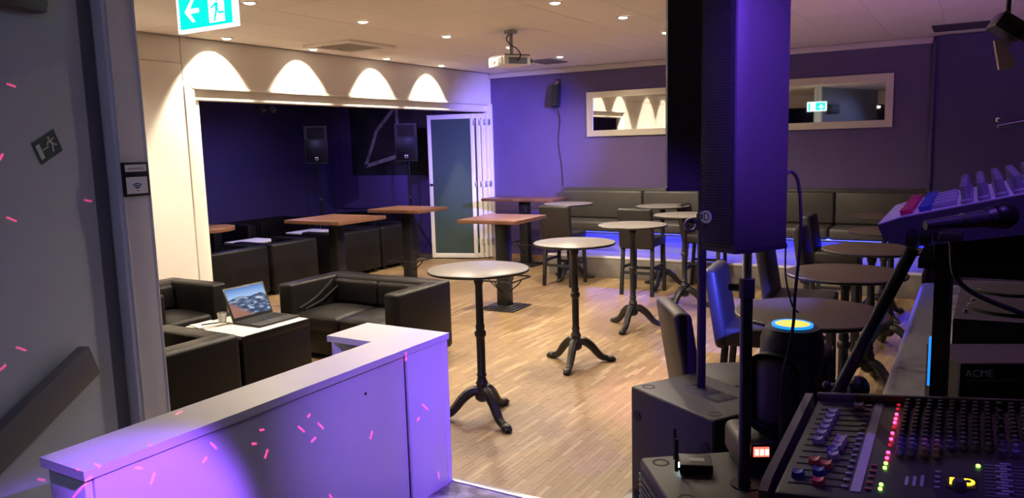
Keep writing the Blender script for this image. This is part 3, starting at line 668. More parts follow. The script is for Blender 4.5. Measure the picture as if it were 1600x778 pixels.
# ================================================================== COUNTER
t = thing('reception_counter', 'white L-shaped low counter lit violet at the stage edge', 'counter', (0, 0, 0))
MB().prism([(-2.285, 1.235), (-2.285, 2.82), (-2.285, 3.15), (-2.835, 3.15), (-2.835, 2.835), (-2.53, 2.835), (-2.53, 1.235)], .968, 1.0).build('counter_top', M_counter, t, smooth=0)
MB().box(-2.515, -2.315, 1.25, 1.275, .2, .967, .002).build('end_panel', M_counter, t)
MB().box(-2.325, -2.305, 1.277, 2.80, .2, .967, .002).build('front_panel', M_counter, t)
MB().box(-2.515, -2.50, 1.277, 2.84, .2, .967, .002).build('rear_panel', M_counter, t)
MB().box(-2.308, -2.290, 2.812, 3.10, .2, .967, .002).build('side_panel', M_counter, t)
MB().box(-2.32, -2.290, 3.104, 3.14, .2, .967, .002).build('corner_post', M_counter, t)
MB().box(-2.82, -2.33, 3.12, 3.138, .2, .967, .002).build('far_panel', M_counter, t)
MB().box(-2.82, -2.80, 2.85, 3.115, .2, .967, .002).build('inner_panel', M_counter, t)
MB().box(-2.80, -2.52, 2.86, 3.11, .55, .57, .002).build('shelf', M_counter, t)
MB().cyl((-2.304, 2.52, .86), (-2.300, 2.52, .86), .006, n=10).build('lock', M_black, t)
MB().box(-2.312, -2.309, 2.803, 2.81, .2, .96).build('joint', M_black, t, smooth=0)

# ================================================================== ROUND CAST-IRON BAR TABLES
def foot_mesh():
    m = MB()
    pts = arc([(.0, 0, .20), (.07, 0, .205), (.14, 0, .155), (.19, 0, .095), (.235, 0, .050), (.29, 0, .030)], 5)
    n = len(pts); rad = [.042-.014*i/(n-1) for i in range(n)]
    m.tube(pts, .03, 8, rad)
    m.sph((.315, 0, .026), .038, (1.2, .95, .72), 12, 8)
    m.sph((.345, .016, .018), .016, (1.2, .8, 1), 8, 6).sph((.347, -.016, .018), .016, (1.2, .8, 1), 8, 6).sph((.352, 0, .018), .016, (1.2, .8, 1), 8, 6)
    m.sph((.12, 0, .185), .026, (1, .7, .9), 8, 6)
    return m
def bar_table(name, label, loc, rz, r, top_m, group):
    t = thing(name, label, 'table', loc, rz, group)
    tp = MB().lathe([(.001, 1.099), (r-.014, 1.099), (r-.006, 1.097), (r-.005, 1.078), (.001, 1.078)], n=48).build('table_top', top_m, t)
    MB().lathe([(r-.006, 1.096), (r, 1.092), (r, 1.080), (r-.006, 1.076)], n=48, ring=True).build('edge_band', M_edge, tp)
    m = MB().lathe([(.03, .13), (.052, .15), (.055, .19), (.046, .215), (.040, .25), (.046, .265), (.036, .285), (.030, .31), (.038, .325), (.030, .34), (.031, .58), (.030, .60), (.041, .615), (.041, .640), (.030, .655), (.034, .68), (.028, .70), (.026, .98), (.034, 1.0), (.036, 1.03), (.026, 1.045), (.026, 1.06)], n=18)
    m.build('column', M_iron, t)
    MB().lathe([(.04, 1.05), (.15, 1.062), (.15, 1.078), (.03, 1.078)], n=24).build('top_flange', M_iron, t)
    for k in range(3):
        fo = foot_mesh().build('claw_foot', M_iron, t); fo.rotation_euler = (0, 0, k*2*PI/3)
    return t
G1 = 'round cast-iron bar tables on the open parquet'
bt = bar_table('round_bar_table', 'round bar table with cast-iron foot, nearest one on the open parquet by the counter', (-2.96, 4.46, 0), math.radians(-27), .36, M_laminate, G1)
for loc, a, lb in (((-2.96, 5.99, 0), -78, 'second from the counter on the open parquet'), ((-3.02, 7.48, 0), -88, 'third from the counter on the open parquet'), ((-2.85, 8.66, 0), -104, 'furthest of the open row, partly behind the tall loudspeaker')):
    dup(bt, loc, math.radians(a), 'round bar table with cast-iron foot, '+lb)
dup(bt, (-4.98, 9.90, 0), math.radians(-90), 'round bar table at the left end of the long bench', 'round bar tables at the bench')
dup(bt, (-3.52, 9.78, 0), math.radians(-90), 'round bar table by the long bench, behind the second black stool', 'round bar tables at the bench')
G2 = 'brown round bar tables along the stage'
b2 = bar_table('round_bar_table', 'large brown round bar table nearest the subwoofers along the stage edge', (-.655, 3.93, 0), math.radians(200), .36, M_laminatebrown, G2)
for loc, a, lb in (((-.66, 5.18, 0), -20, 'second one from the subwoofers'), ((-.63, 6.36, 0), -35, 'third one from the subwoofers'), ((-.60, 7.62, 0), -15, 'fourth one, under the small mixer'), ((-.78, 9.05, 0), 60, 'furthest one, near the bench')):
    dup(b2, loc, math.radians(a), 'large brown round bar table along the stage edge, '+lb)

# ================================================================== WOODEN PEDESTAL TABLES
def wood_table(label, loc, rz, w, d, ring=True, rnd=False, h=1.1):
    t = thing('wooden_bar_table', label, 'table', loc, rz, 'wooden-topped bar tables')
    if rnd: MB().lathe([(.001, h), (w-.004, h), (w, h-.004), (w, h-.044), (.001, h-.044)], n=40).build('table_top', M_wood, t)
    else: MB().box(-w/2, w/2, -d/2, d/2, h-.044, h, .003).build('table_top', M_wood, t)
    MB().box(-.075, .075, -.065, .065, .03, h-.044, .006).build('column', M_blacksteel, t)
    MB().box(-.18, .18, -.18, .18, h-.056, h-.045).build('top_plate', M_blacksteel, t, smooth=0)
    b = MB().box(-.235, .235, -.235, .235, 0, .016, .003)
    b.box(-.19, .19, -.19, .19, .015, .026, .003).box(-.145, .145, -.145, .145, .025, .036, .003)
    b.build('base_plate', M_iron, t)
    if ring:
        R_ = .24; z = .36
        MB().tube([(-R_, -R_+.03, z), (-R_+.03, -R_, z), (R_-.03, -R_, z), (R_, -R_+.03, z), (R_, R_-.03, z), (R_-.03, R_, z), (-R_+.03, R_, z), (-R_, R_-.03, z), (-R_, -R_+.03, z)], .011, 8).build('foot_rail', M_blacksteel, t)
        for sx, sy in ((1, 0), (-1, 0), (0, 1), (0, -1)):
            MB().tube(arc([(sx*.07, sy*.06, z-.16), (sx*.14, sy*.14, z-.10), (sx*.19, sy*.19, z-.06), (sx*R_, sy*R_, z)]), .008, 6).build('rail_bracket', M_blacksteel, t)
    return t
wood_table('square wooden bar table in front of the folded glass door, nearest of the wooden tables', (-4.80, 7.80, 0), math.radians(2), .78, .80)
wood_table('long wooden bar table against the violet wall below the wall speaker', (-6.22, 10.80, 0), 0, 1.32, .56)
wood_table('wooden bar table overlapping the glass door leaf, standing in the opening', (-6.92, 8.66, 0), 0, .90, .70)
wood_table('wooden bar table in the middle of the opening behind the laptop', (-6.90, 7.18, 0), 0, .92, .86)
wood_table('round wooden table just inside the opening, cut by the white jamb', (-7.86, 5.92, 0), 0, .38, .38, False, True, 1.08)

# ================================================================== BAR STOOLS (front faces -y)
def stool(label, loc, rz, group):
    t = thing('bar_stool', label, 'stool', loc, rz, group)
    m = MB().box(-.225, .225, -.25, .20, .62, .745, .03, 3); m.build('seat', M_stoolleather, t)
    b = MB().box(-.23, .23, .16, .25, .60, 1.12, .032, 3)
    for v in b.bm.verts: v.co.y += max(0, v.co.z-.62)*.16
    b.build('backrest', M_stoolleather, t)
    for sx in (-1, 1):
        for sy in (-1, 1):
            l = MB().box(-.021, .021, -.021, .021, 0, .63, .002)
            for v in l.bm.verts:
                k = 1-v.co.z/.63; v.co.x += sx*(.195+.012*k); v.co.y += (-.215-.01*k if sy < 0 else .185+.045*k)
            l.build('leg', M_blackmatte, t)
    MB().box(-.185, .185, -.23, -.205, .27, .305).build('footrest', M_blackmatte, t, smooth=0)
    for sx in (-1, 1): MB().box(sx*.2-.012, sx*.2+.012, -.2, .19, .34, .37).build('stretcher', M_blackmatte, t, smooth=0)
    MB().box(-.185, .185, .19, .215, .27, .305).build('rear_stretcher', M_blackmatte, t, smooth=0)
    return t
GS = 'black upholstered bar stools'
s0 = stool('dark upholstered bar stool with its back to us at the left end of the bench', (-4.85, 9.50, 0), PI, GS)
dup(s0, (-3.62, 9.32, 0), PI, 'dark upholstered bar stool with its back to us behind the third round table')
dup(s0, (-2.98, 9.89, 0), math.radians(93), 'dark bar stool mostly hidden behind the second one, near the bench')
for loc, a, lb in (((-1.05, 3.88, 0), 122, 'nearest of the row, just behind the rear subwoofer'), ((-1.17, 5.10, 0), 96, 'second of the row, its back lit bright blue'), ((-1.10, 6.20, 0), 94, 'third of the row, between two speaker cables'), ((-1.10, 7.62, 0), 92, 'fourth of the row'), ((-1.22, 8.80, 0), 90, 'furthest of the row, near the bench')):
    dup(s0, loc, math.radians(a), 'dark bar stool at the stage-side tables, '+lb, 'bar stools along the stage-side tables')

# ================================================================== SUBWOOFERS, COLUMN SPEAKERS
def subwoofer(label, corner, u, v, du, dv, h, grille_side):
    """corner = pixel-left top corner; u, v unit vectors along the two top edges"""
    u = Vector((*u, 0)).normalized(); rz = math.atan2(u.y, u.x)
    t = thing('subwoofer', label, 'subwoofer', (corner[0], corner[1], .2), rz, 'stage subwoofers')
    sv = 1 if (u.x*v[1]-u.y*v[0]) > 0 else -1
    y0, y1 = (0, dv) if sv > 0 else (-dv, 0)
    MB().box(0, du, y0, y1, .02, h, .014, 3).build('cabinet', M_polymer, t)
    for a in (.06, du-.06):
        for b in (y0+.06, y1-.06):
            MB().cyl((a, b, 0), (a, b, .022), .02, n=12).build('rubber_foot', M_rubber, t)
            MB().lathe([(.030, h-.0005), (.030, h+.001), (.022, h+.001), (.022, h-.0005)], (a, b, 0), 16, True).build('stacking_dimple', M_blackmatte, t)
    return t, y0, y1
s1, y0, y1 = subwoofer('rear black subwoofer with recessed top handle', (-1.32, 3.23), (.47, -.28), (.2, .3), .55, .40, .63, 0)
MB().box(.16, .40, .16, .29, .624, .6315, .004).build('handle_rim', M_blackmatte, s1)
MB().box(.175, .30, .175, .275, .628, .633, .003).build('handle_recess', M_rubber, s1); MB().box(.315, .39, .175, .275, .628, .633, .003).build('handle_recess', M_rubber, s1)
MB().lathe([(.05, .629), (.05, .634), (.022, .634), (.022, .629)], (.18, .24, 0), 20, True).build('pole_socket', M_blackmatte, s1)
for z in (.12, .5):
    for a in (.05, .5): MB().cyl((a, -.003, z), (a, .004, z), .024, n=16).build('stacking_boss', M_blackmatte, s1)
s2, y0, y1 = subwoofer('front black subwoofer carrying the router and moving light', (-.98, 2.48), (.6, -.8), (.76, .65), .40, .56, .63, 1)
MB().box(.02, .38, -.004, .002, .05, .60, .003).build('grille_recess', M_blackmatte, s2)
for k in range(26): MB().box(.025, .375, -.010, -.003, .06+k*.0205, .07+k*.0205).build('grille_bar', M_grillemesh, s2, smooth=0)
MB().lathe([(.05, .629), (.05, .634), (.022, .634), (.022, .629)], (.275, .28, 0), 20, True).build('pole_socket', M_blackmatte, s2)

def hexgrille(w, h):
    m = MB(); r = .0042; dx = r*2.3; dy = r*2.0; j = 0; z = .02
    while z < h-.02:
        x = -w/2+.012+(dx/2 if j % 2 else 0)
        while x < w/2-.012:
            m.prism([(x-r*.75, z), (x, z-r*.8), (x+r*.75, z), (x, z+r*.8)], 0, .0012); x += dx
        z += dy; j += 1
    return m
def column_speaker(label, base, z0, nrm, w, d, h, taper=0., detail=True, lean=0.):
    rz = math.atan2(nrm[1], nrm[0])+PI/2           # local -y = front
    t = thing('column_loudspeaker', label, 'speaker', (base[0], base[1], z0), rz, 'tall column loudspeakers on poles')
    t.rotation_euler = (0, lean, rz)
    c = .035
    pr = [(-w/2, -d/2+c), (-w/2+c*.5, -d/2), (w/2-c*.5, -d/2), (w/2, -d/2+c), (w/2*(1-taper), d/2), (-w/2*(1-taper), d/2)]
    MB().prism(pr, 0, h).build('cabinet', M_polymer, t)
    MB().prism([(x*1.03, y*1.03) for x, y in pr], -.012, .002).build('base_cap', M_black, t)
    if detail:
        gp = MB().box(-w/2+.016, w/2-.016, -d/2-.008, -d/2+.001, .012, h, .003).build('grille', M_blackmatte, t)
        g = hexgrille(w-.03, h)
        bmesh.ops.transform(g.bm, matrix=Matrix.Translation((0, -d/2-.0078, 0)) @ RX, verts=g.bm.verts[:])
        o = g.build('grille_mesh', mat('grille_dots', (.035, .035, .042), .4, metal=.4), t, smooth=0); o['kind'] = 'stuff'
        lg = MB().prism([(.025*math.cos(a*PI/12), .092+.021*math.sin(a*PI/12)) for a in range(24)], 0, .003, Matrix.Translation((-.04, -d/2-.009, 0)) @ RX).build('logo_badge', M_black, t)
        MB().prism([(.0235*math.cos(a*PI/12), .092+.0195*math.sin(a*PI/12)) for a in range(24)], 0, .001, Matrix.Translation((-.04, -d/2-.012, 0)) @ RX).build('logo_disc', M_alu, lg)
        text_part('D', .034, M_black, lg, (-.037, -d/2-.0132, .092), (PI/2, 0, 0), 'logo_letter')
        MB().box(-.060, -.052, -d/2-.0135, -d/2-.0128, .084, .100).build('logo_bar', M_black, lg, smooth=0)
    return t
def pole(label, x, y, z0, z1, r=.0195):
    t = thing('speaker_pole', label, 'pole', (x, y, z0), 0, 'speaker poles standing in subwoofers')
    MB().cyl((0, 0, 0), (0, 0, (z1-z0)*.86), r).build('lower_tube', M_blacksteel, t)
    MB().cyl((0, 0, (z1-z0)*.80), (0, 0, (z1-z0)*.88), r+.005).build('collar', M_black, t)
    MB().cyl((0, 0, (z1-z0)*.88), (0, 0, z1-z0-.001), r*.75).build('upper_tube', M_chrome, t)
    MB().cyl((-r, 0, (z1-z0)*.84), (-r-.035, 0, (z1-z0)*.84), .012, n=10).build('clamp_knob', M_black, t)
PZ = .834
pole('front black speaker pole between router and moving light', -.59, 2.40, PZ, 1.612)
column_speaker('near tall column loudspeaker with a D badge, side lit deep blue', (-.603, 2.385), 1.625, (-.46, -.89), .165, .205, 1.0)
pole('rear black speaker pole standing in the rear subwoofer', -1.02, 3.34, PZ, 1.735, .020)
rp = [o for o in COL.objects if o.get('label') == 'rear black speaker pole standing in the rear subwoofer'][0]
MB().lathe([(.030, -.01), (.030, .01), (.021, .01), (.021, -.01)], n=20, ring=True).build('mount_ring', M_blacksteel, rp, loc=(-.042, -.026, .745), rot=(PI/2, 0, YAW))
t = column_speaker('rear tall column loudspeaker, dark, half hidden behind the near one', (-1.02, 3.34), 1.75, (.85, .35), .20, .31, 1.05, .2, False, math.radians(-3))
MB().cyl((-.0, 0, -.15), (0, 0, 0), .02).build('mount_stem', M_black, t)

# ---- cable from the near column speaker
c = MB().tube(arc([(-.49, 2.44, 1.84), (-.475, 2.47, 1.845), (-.46, 2.50, 1.80), (-.455, 2.52, 1.65), (-.47, 2.53, 1.45), (-.475, 2.53, 1.34), (-.50, 2.50, 1.15), (-.48, 2.42, .95)]), .0055, 6).build('speaker_cable', M_rubber)
tag(c, 'thick black cable arching out of the near column loudspeaker', 'cable')
c = MB().tube(arc([(-.50, 2.52, 1.62), (-.505, 2.56, 1.50), (-.49, 2.60, 1.40), (-.475, 2.62, 1.375)]), .003, 6).build('thin_cable', M_rubber)
tag(c, 'thin black cable hanging just left of the thick one', 'cable')

# ---- moving head light on the front subwoofer
t = thing('moving_head_light', 'black moving-head stage light with glowing lens on the front subwoofer', 'stage light', (-.505, 2.685, PZ), math.radians(75)); t.scale = (1.2, 1.2, .90)
RB = (0, 0, math.radians(-46))
MB().box(-.17, .11, -.10, .10, .004, .13, .03, 3).build('base', M_polymer, t, rot=RB)
cp = MB().box(-.165, -.05, -.107, -.095, .065, .122, .004).build('control_panel', M_black, t, rot=RB)
dsp = MB().box(-.135, -.092, -.109, -.106, .075, .112).build('display', mat('red_display', (.2, .02, .02), .4, emit=(1, .10, .07), estr=2.2), t, smooth=0, rot=RB)
for k in range(3): MB().box(-.131+k*.014, -.121+k*.014, -.1105, -.1085, .082, .104).build('digit', mat('red_digit', (.4, .1, .1), .4, emit=(1, .45, .35), estr=3), dsp, smooth=0)
for a in ((-.13, -.07), (.08, -.07), (-.13, .07), (.08, .07)): MB().cyl((a[0], a[1], 0), (a[0], a[1], .01), .016, n=10).build('rubber_foot', M_rubber, t, rot=RB)
MB().lathe([(.10, .11), (.10, .14), (.085, .15), (.001, .15)], n=24).build('turntable', M_black, t)
for s in (-1, 1):
    y = MB().box(s*.085-.030, s*.085+.030, -.078, .078, .14, .45, .06, 5)
    y.build('yoke_arm', M_black, t)
MB().box(-.10, .10, -.07, .07, .14, .185, .015).build('yoke_bridge', M_black, t)
hd = MB()
hd.lathe([(.001, -.15), (.055, -.145), (.074, -.11), (.088, .0), (.086, .09), (.074, .128), (.050, .135)], (0, 0, .40), 24)
hd.build('lamp_head', M_black, t)
MB().lathe([(.001, .541), (.046, .541), (.048, .534)], n=24).build('lens', mat('lens_glow', (.3, .3, .3), .2, emit=(1, .62, .06), estr=1.1), t, label='glowing yellow lens')
MB().lathe([(.048, .530), (.056, .530), (.056, .542), (.048, .542)], n=24, ring=True).build('lens_ring', mat('cyan_ring', (.0, .1, .3), .3, emit=(.02, .38, 1), estr=.8), t, label='cyan glowing lens ring')
MB().box(-.06, .06, -.075, -.06, .30, .34, .004).build('cooling_fin', M_blackmatte, t)
MB().box(.098, .113, -.02, .02, .33, .39, .005).build('tilt_cap', M_greyplastic, t)

# ---- router on the front subwoofer
t = thing('wifi_router', 'small black router with two antennas and a bright LED on the subwoofer', 'router', (-.775, 2.475, PZ-.003), math.radians(22))
MB().box(-.055, .055, -.05, .05, 0, .032, .004).build('case', M_black, t)
MB().box(-.02, .03, -.02, .01, .032, .0335).build('sticker', M_greyplastic, t, smooth=0)
for y in (-.055, .045): MB().box(-.072, -.060, y-.004, y+.004, .01, .125, .002).cyl((-.062, y, .02), (-.05, y, .02), .005, n=8).build('antenna', M_blackmatte, t)
MB().box(-.059, -.054, -.03, -.015, .012, .026).build('status_led', mat('white_led', (.8, .9, 1), .3, emit=(.6, .85, 1), estr=25), t, smooth=0)
MB().box(.05, .057, -.03, .0, .01, .022).build('ethernet_plug', mat('violet_plug', (.15, .08, .4), .4), t, smooth=0)

# ================================================================== BIG MIXING DESK (bottom right)
t = thing('mixer_table', 'black equipment table under the large mixing desk', 'table', (-.05, 1.87, .2))
MB().box(-.27, .75, -.33, .28, .90, .93, .006).build('table_top', M_blackmatte, t)
for sx, sy in ((-.24, -.29), (.71, -.29), (-.24, .24), (.71, .24)): MB().box(sx-.02, sx+.02, sy-.02, sy+.02, 0, .9).build('leg', M_blacksteel, t, smooth=0)
t = thing('mixing_desk', 'large black mixing desk with coloured faders and lit level meters', 'mixing desk', (-.325, 1.60, 1.150))
t.rotation_euler = (math.radians(3.5), math.radians(-6), 0)
MW, MD = .52, .56
MB().box(0, MW, 0, MD, 0, .06, .008).build('body', mat('desk_panel', (.022, .022, .028), .5), t)
for x in (-.012, MW):
    ck = MB().prism([(0, -.012), (0, .060), (.05, .068), (MD+.005, .072), (MD+.012, -.012)], 0, .02, Matrix.Translation((x, 0, 0)) @ Matrix.Rotation(PI/2, 4, 'Z') @ Matrix.Rotation(PI/2, 4, 'X') @ Matrix.Translation((0, 0, -.02)))
    for v in ck.bm.verts: pass
    ck.build('side_cheek', mat('desk_cheek', (.07, .065, .06), .45), t)
MB().box(.0, MW, MD-.012, MD+.004, .05, .078, .004).build('rear_rail', mat('desk_cheek', (.05, .05, .05)), t)
ZT = .0605
def cap_mesh():
    m = MB(); m.prism([(-.010, 0), (.010, 0), (.0085, .011), (.003, .008), (-.003, .008), (-.0085, .011)], -.008, .008, Matrix.Rotation(PI/2, 4, 'X')); return m
def desk_part(mb, name, m, x, y, z=ZT, rz=0):
    o = mb.build(name, m, t, smooth=30); o.location = (x, y, z); o.rotation_euler = (0, 0, rz); return o
M_capw = mat('fader_grey', (.30, .30, .36), .45); M_capb = mat('fader_blue', (.03, .07, .32), .4); M_capr = mat('fader_red', (.55, .03, .10), .4); M_capo = mat('fader_orange', (.50, .13, .08), .4)
fcap = {}
def fader(x, y, m):
    key = m.name
    if key not in fcap:
        fcap[key] = desk_part(cap_mesh(), 'fader_cap', m, x, y); fcap[key].scale = (1.25, 1.25, 1.25); return
    o = fcap[key].copy(); COL.objects.link(o); o.location = (x, y, ZT)
for x in [.030+k*.0135 for k in range(8)]:
    pass
slot0 = None
for k in range(15):
    y = .05+k*.033
    o = desk_part(MB().box(0, .11, -.001, .001, 0, .0012), 'fader_slot', M_blackmatte, .02, y) if slot0 is None else slot0.copy()
    if slot0 is None: slot0 = o
    else: COL.objects.link(o); o.location = (.02, y, ZT)
for x, y, m in ((.035, .085, M_capb), (.082, .055, M_capr), (.075, .105, M_capb), (.058, .155, M_capo), (.085, .140, M_capo), (.092, .19, M_capw), (.088, .215, M_capb), (.094, .24, M_capw), (.096, .265, M_capw), (.098, .285, M_capw), (.048, .27, M_capw), (.050, .31, M_capw), (.052, .345, M_capw), (.053, .38, M_capw), (.054, .415, M_capw), (.056, .45, M_capw), (.11, .50, M_capw)):
    fader(x, y, m)
desk_part(MB().box(-.010, .010, 0, .50, 0, .001), 'scribble_strip', mat('scribble_strip', (.42, .40, .50), .6), .155, .035)
btn = None
for k in range(16):
    y = .05+k*.031
    o = desk_part(MB().box(-.006, .006, -.004, .004, 0, .004, .001), 'channel_button', M_capw, .133, y) if btn is None else btn.copy()
    if btn is None: btn = o
    else: COL.objects.link(o); o.location = (.133, y, ZT)
btn = None
for k in range(5):
    y = .05+k*.028
    o = desk_part(MB().box(-.006, .006, -.004, .004, 0, .004, .001), 'mute_button', mat('mute_red', (.35, .02, .06), .4), .178, y) if btn is None else btn.copy()
    if btn is None: btn = o
    else: COL.objects.link(o); o.location = (.178, y, ZT)
M_ledr = mat('meter_red', (.5, 0, .05), .4, emit=(1, .03, .12), estr=7); M_ledg = mat('meter_green', (.1, .5, .02), .4, emit=(.35, 1, .08), estr=5); M_ledd = mat('meter_dim_red', (.25, .01, .03), .4, emit=(1, .02, .06), estr=.5)
for y, m in ((.055, M_ledg), (.075, M_ledg), (.155, M_ledg), (.178, M_ledg), (.205, M_ledr), (.235, M_ledr), (.275, M_ledd), (.31, M_ledr), (.345, M_ledr), (.38, M_ledd), (.41, M_ledr), (.435, M_ledr), (.465, M_ledr), (.50, M_ledd), (.53, M_ledd)):
    desk_part(MB().cyl((0, 0, 0), (0, 0, .004), .0038, n=8), 'meter_led', m, .200, y)
kn0 = None
M_knob = mat('desk_knob', (.05, .05, .058), .5); M_knobblue = mat('desk_knob_blue', (.12, .12, .24), .5); M_knobpink = mat('desk_knob_pink', (.34, .15, .24), .5)
kdict = {}
for i in range(11):
    for k in range(13):
        x = .222+i*.0245; y = (.235 if i < 4 else .285)+k*.0245
        if y > MD-.01 or (i == 8 and k % 2): continue
        m = M_knobpink if (i in (2, 3) and k < 3) else (M_knobblue if k < 1 or (k < 3 and i < 2) else M_knob)
        if m.name not in kdict:
            kdict[m.name] = desk_part(MB().lathe([(.0085, 0), (.0085, .005), (.006, .007), (.0055, .018), (.001, .0185)], n=10), 'rotary_knob', m, x, y)
        else:
            o = kdict[m.name].copy(); COL.objects.link(o); o.location = (x, y, ZT)
desk_part(MB().box(0, .055, 0, .055, 0, .002), 'effect_display', mat('effect_screen', (.02, .012, .01), .3), .315, .09)
M_yel = mat('amber_led', (.6, .4, .02), .4, emit=(1, .62, .02), estr=3.2)
desk_part(MB().lathe([(.014, 0), (.014, .0015), (.001, .0015)], n=20), 'amber_ring', M_yel, .352, .118, ZT+.002)
desk_part(MB().lathe([(.006, 0), (.006, .001), (.001, .001)], n=16), 'amber_ring_centre', M_blackmatte, .354, .119, ZT+.0036)
desk_part(MB().box(0, .009, 0, .010, 0, .0015), 'amber_digit', M_yel, .322, .122, ZT+.002); desk_part(MB().box(0, .007, 0, .012, 0, .0015), 'amber_digit', M_yel, .322, .105, ZT+.002)
desk_part(MB().lathe([(.013, 0), (.013, .016), (.010, .022), (.001, .022)], n=16), 'effect_knob', M_knob, .340, .085)
desk_part(MB().cyl((0, 0, 0), (0, 0, .004), .004, n=8), 'power_led', M_ledg, .372, .20)
for k in range(4): desk_part(MB().box(-.005, .005, -.003, .003, 0, .003), 'effect_button', M_capw, .300, .085+k*.024)
for k in range(12):
    desk_part(MB().box(-.010, .010, -.0025, .0025, 0, .006, .001), 'equaliser_cap', M_capw, .416+(.004 if k % 2 else -.004), .075+k*.0125)
for k in range(10):
    desk_part(MB().box(0, .07, -.0006, .0006, 0, .0008), 'equaliser_line', M_capw, .382, .072+k*.0155)
for k, (hh) in enumerate((.05, .055, .065)):
    desk_part(MB().box(-.003, .003, 0, hh*.8, 0, .0008), 'printed_name', M_capw, .245+k*.014, .085)
for k in range(9): desk_part(MB().lathe([(.0075, 0), (.0065, .015), (.001, .0155)], n=10), 'master_knob', M_knobpink if k % 3 == 1 else M_knobblue, .492, .055+k*.034)
t = thing('rack_unit', 'dark device with glittering edge at the lower right corner', 'device', (.24, 1.75, 1.131))
MB().box(0, .30, 0, .5, 0, .12, .008).build('body', M_black, t)
for k in range(20): MB().sph((.012, .02+k*.024, .121), .006, u=8, v=5).build('metal_stud', M_chrome, t)
MB().box(-.012, .02, -.03, .0, .03, .10, .004).build('corner_bracket', M_blacksteel, t)

# ================================================================== RACK, SMALL MIXER, MICROPHONE, CASES (right)
t = thing('equipment_stand', 'black equipment stand with blue-lit upright at right', 'stand', (0, 0, .2))
for x, y in ((-.055, 2.29), (.50, 2.29), (-.055, 2.66), (.50, 2.66)): MB().box(x-.019, x+.019, y-.019, y+.019, 0, 1.47).build('upright', M_blacksteel, t, smooth=0)
MB().box(-.09, .54, 1.80, 2.72, 1.471, 1.49).build('top_shelf', M_blackmatte, t, smooth=0)
MB().box(-.036, .481, 2.275, 2.305, 1.38, 1.42).build('cross_bar', M_blacksteel, t, smooth=0)
MB().box(-.08, -.074, 2.275, 2.305, 1.08, 1.21, .002).build('blue_tube', mat('cyan_tube', (.0, .1, .4), .3, emit=(.01, .20, 1), estr=1.4), t, label='glowing blue tube')
t = thing('stand_brace', 'black diagonal brace with clamp leaning from stand to the desk', 'stand', (0, 0, 0))
MB().tube([(-.125, 2.235, 1.655), (-.31, 2.11+.09, 1.21), (-.42, 2.18, .98), (-.78, 2.13, .215) if False else (-.44, 2.18, .94)], .017, 10).build('diagonal_tube', M_blacksteel, t)
MB().tube([(-.24, 2.255, .201), (-.24, 2.255, 1.26)], .018, 10).build('post', M_blacksteel, t)
MB().sph((-.245, 2.245, 1.26), .030, (1, 1, 1.15), 12, 8).build('clamp', M_black, t)
MB().cyl((-.245, 2.235, 1.275), (-.315, 2.21, 1.268), .005, n=8).build('clamp_bolt', M_chrome, t)
MB().sph((-.321, 2.208, 1.267), .012, u=10, v=8).build('clamp_knob', M_black, t)
MB().tube([(-.125, 2.235, 1.655), (-.113, 2.24, 1.68)], .011, 8).build('tube_end', M_chrome, t)

t = thing('small_mixer', 'small silver mixer with tall knobs tilted on the stand at right', 'mixer', (-.165, 1.755, 1.765), 0)
Mm = Matrix.Rotation(math.radians(-13.5), 4, 'Y') @ Matrix.Rotation(math.radians(.6), 4, 'X')
MX = Mm @ Matrix.Rotation(PI/2, 4, 'X') @ Matrix.Translation((0, 0, -.44))
MB().prism([(.0, -.008), (.006, -.035), (.05, -.058), (.46, -.085), (.46, .004), (.045, .004), (.0, -.002)], 0, .44, MX).build('chassis', mat('mixer_chassis', (.05, .05, .075), .5), t)
M_mpanel = mat('mixer_silver_panel', (.46, .44, .52), .45)
MB().prism([(.002, -.001), (.045, .0045), (.46, .0045), (.46, .007), (.045, .007), (.0, .001)], .003, .437, MX).build('panel', M_mpanel, t, smooth=0)
def mpart(mb, name, m, x, y, z=.007):
    o = mb.build(name, m, t); o.matrix_local = Mm @ Matrix.Translation((x, y, z)); return o
for k in range(8): mpart(MB().box(-.012, .012, -.006, .006, 0, .012, .002), 'red_fader_cap', M_capr, .055, .03+k*.052)
for k in range(8): mpart(MB().box(-.012, .012, -.006, .006, 0, .012, .002), 'blue_fader_cap', M_capb, .090, .03+k*.052)
for k in range(4): mpart(MB().box(-.022, .022, -.006, .006, 0, .012, .002), 'white_fader_cap', M_capw, .125, .04+k*.09)
kk = None
for i in range(10):
    for k in range(7):
        x = .165+i*.030; y = .025+k*.062
        if kk is None: kk = mpart(MB().lathe([(.0115, 0), (.0115, .006), (.0085, .009), (.0075, .036), (.001, .037)], n=12), 'rotary_knob', mat('mixer_knob', (.22, .21, .27), .5), x, y)
        else: o = kk.copy(); COL.objects.link(o); o.matrix_local = Mm @ Matrix.Translation((x, y, .007))
for k in range(3): mpart(MB().cyl((0, .002, 0), (0, -.006, 0), .011, n=12), 'side_jack', M_blackmatte, .06+k*.025, -.001, -.03)
MB().box(.10, .40, .10, .38, -.074, -.028, .006).build('support_block', M_blackmatte, t)

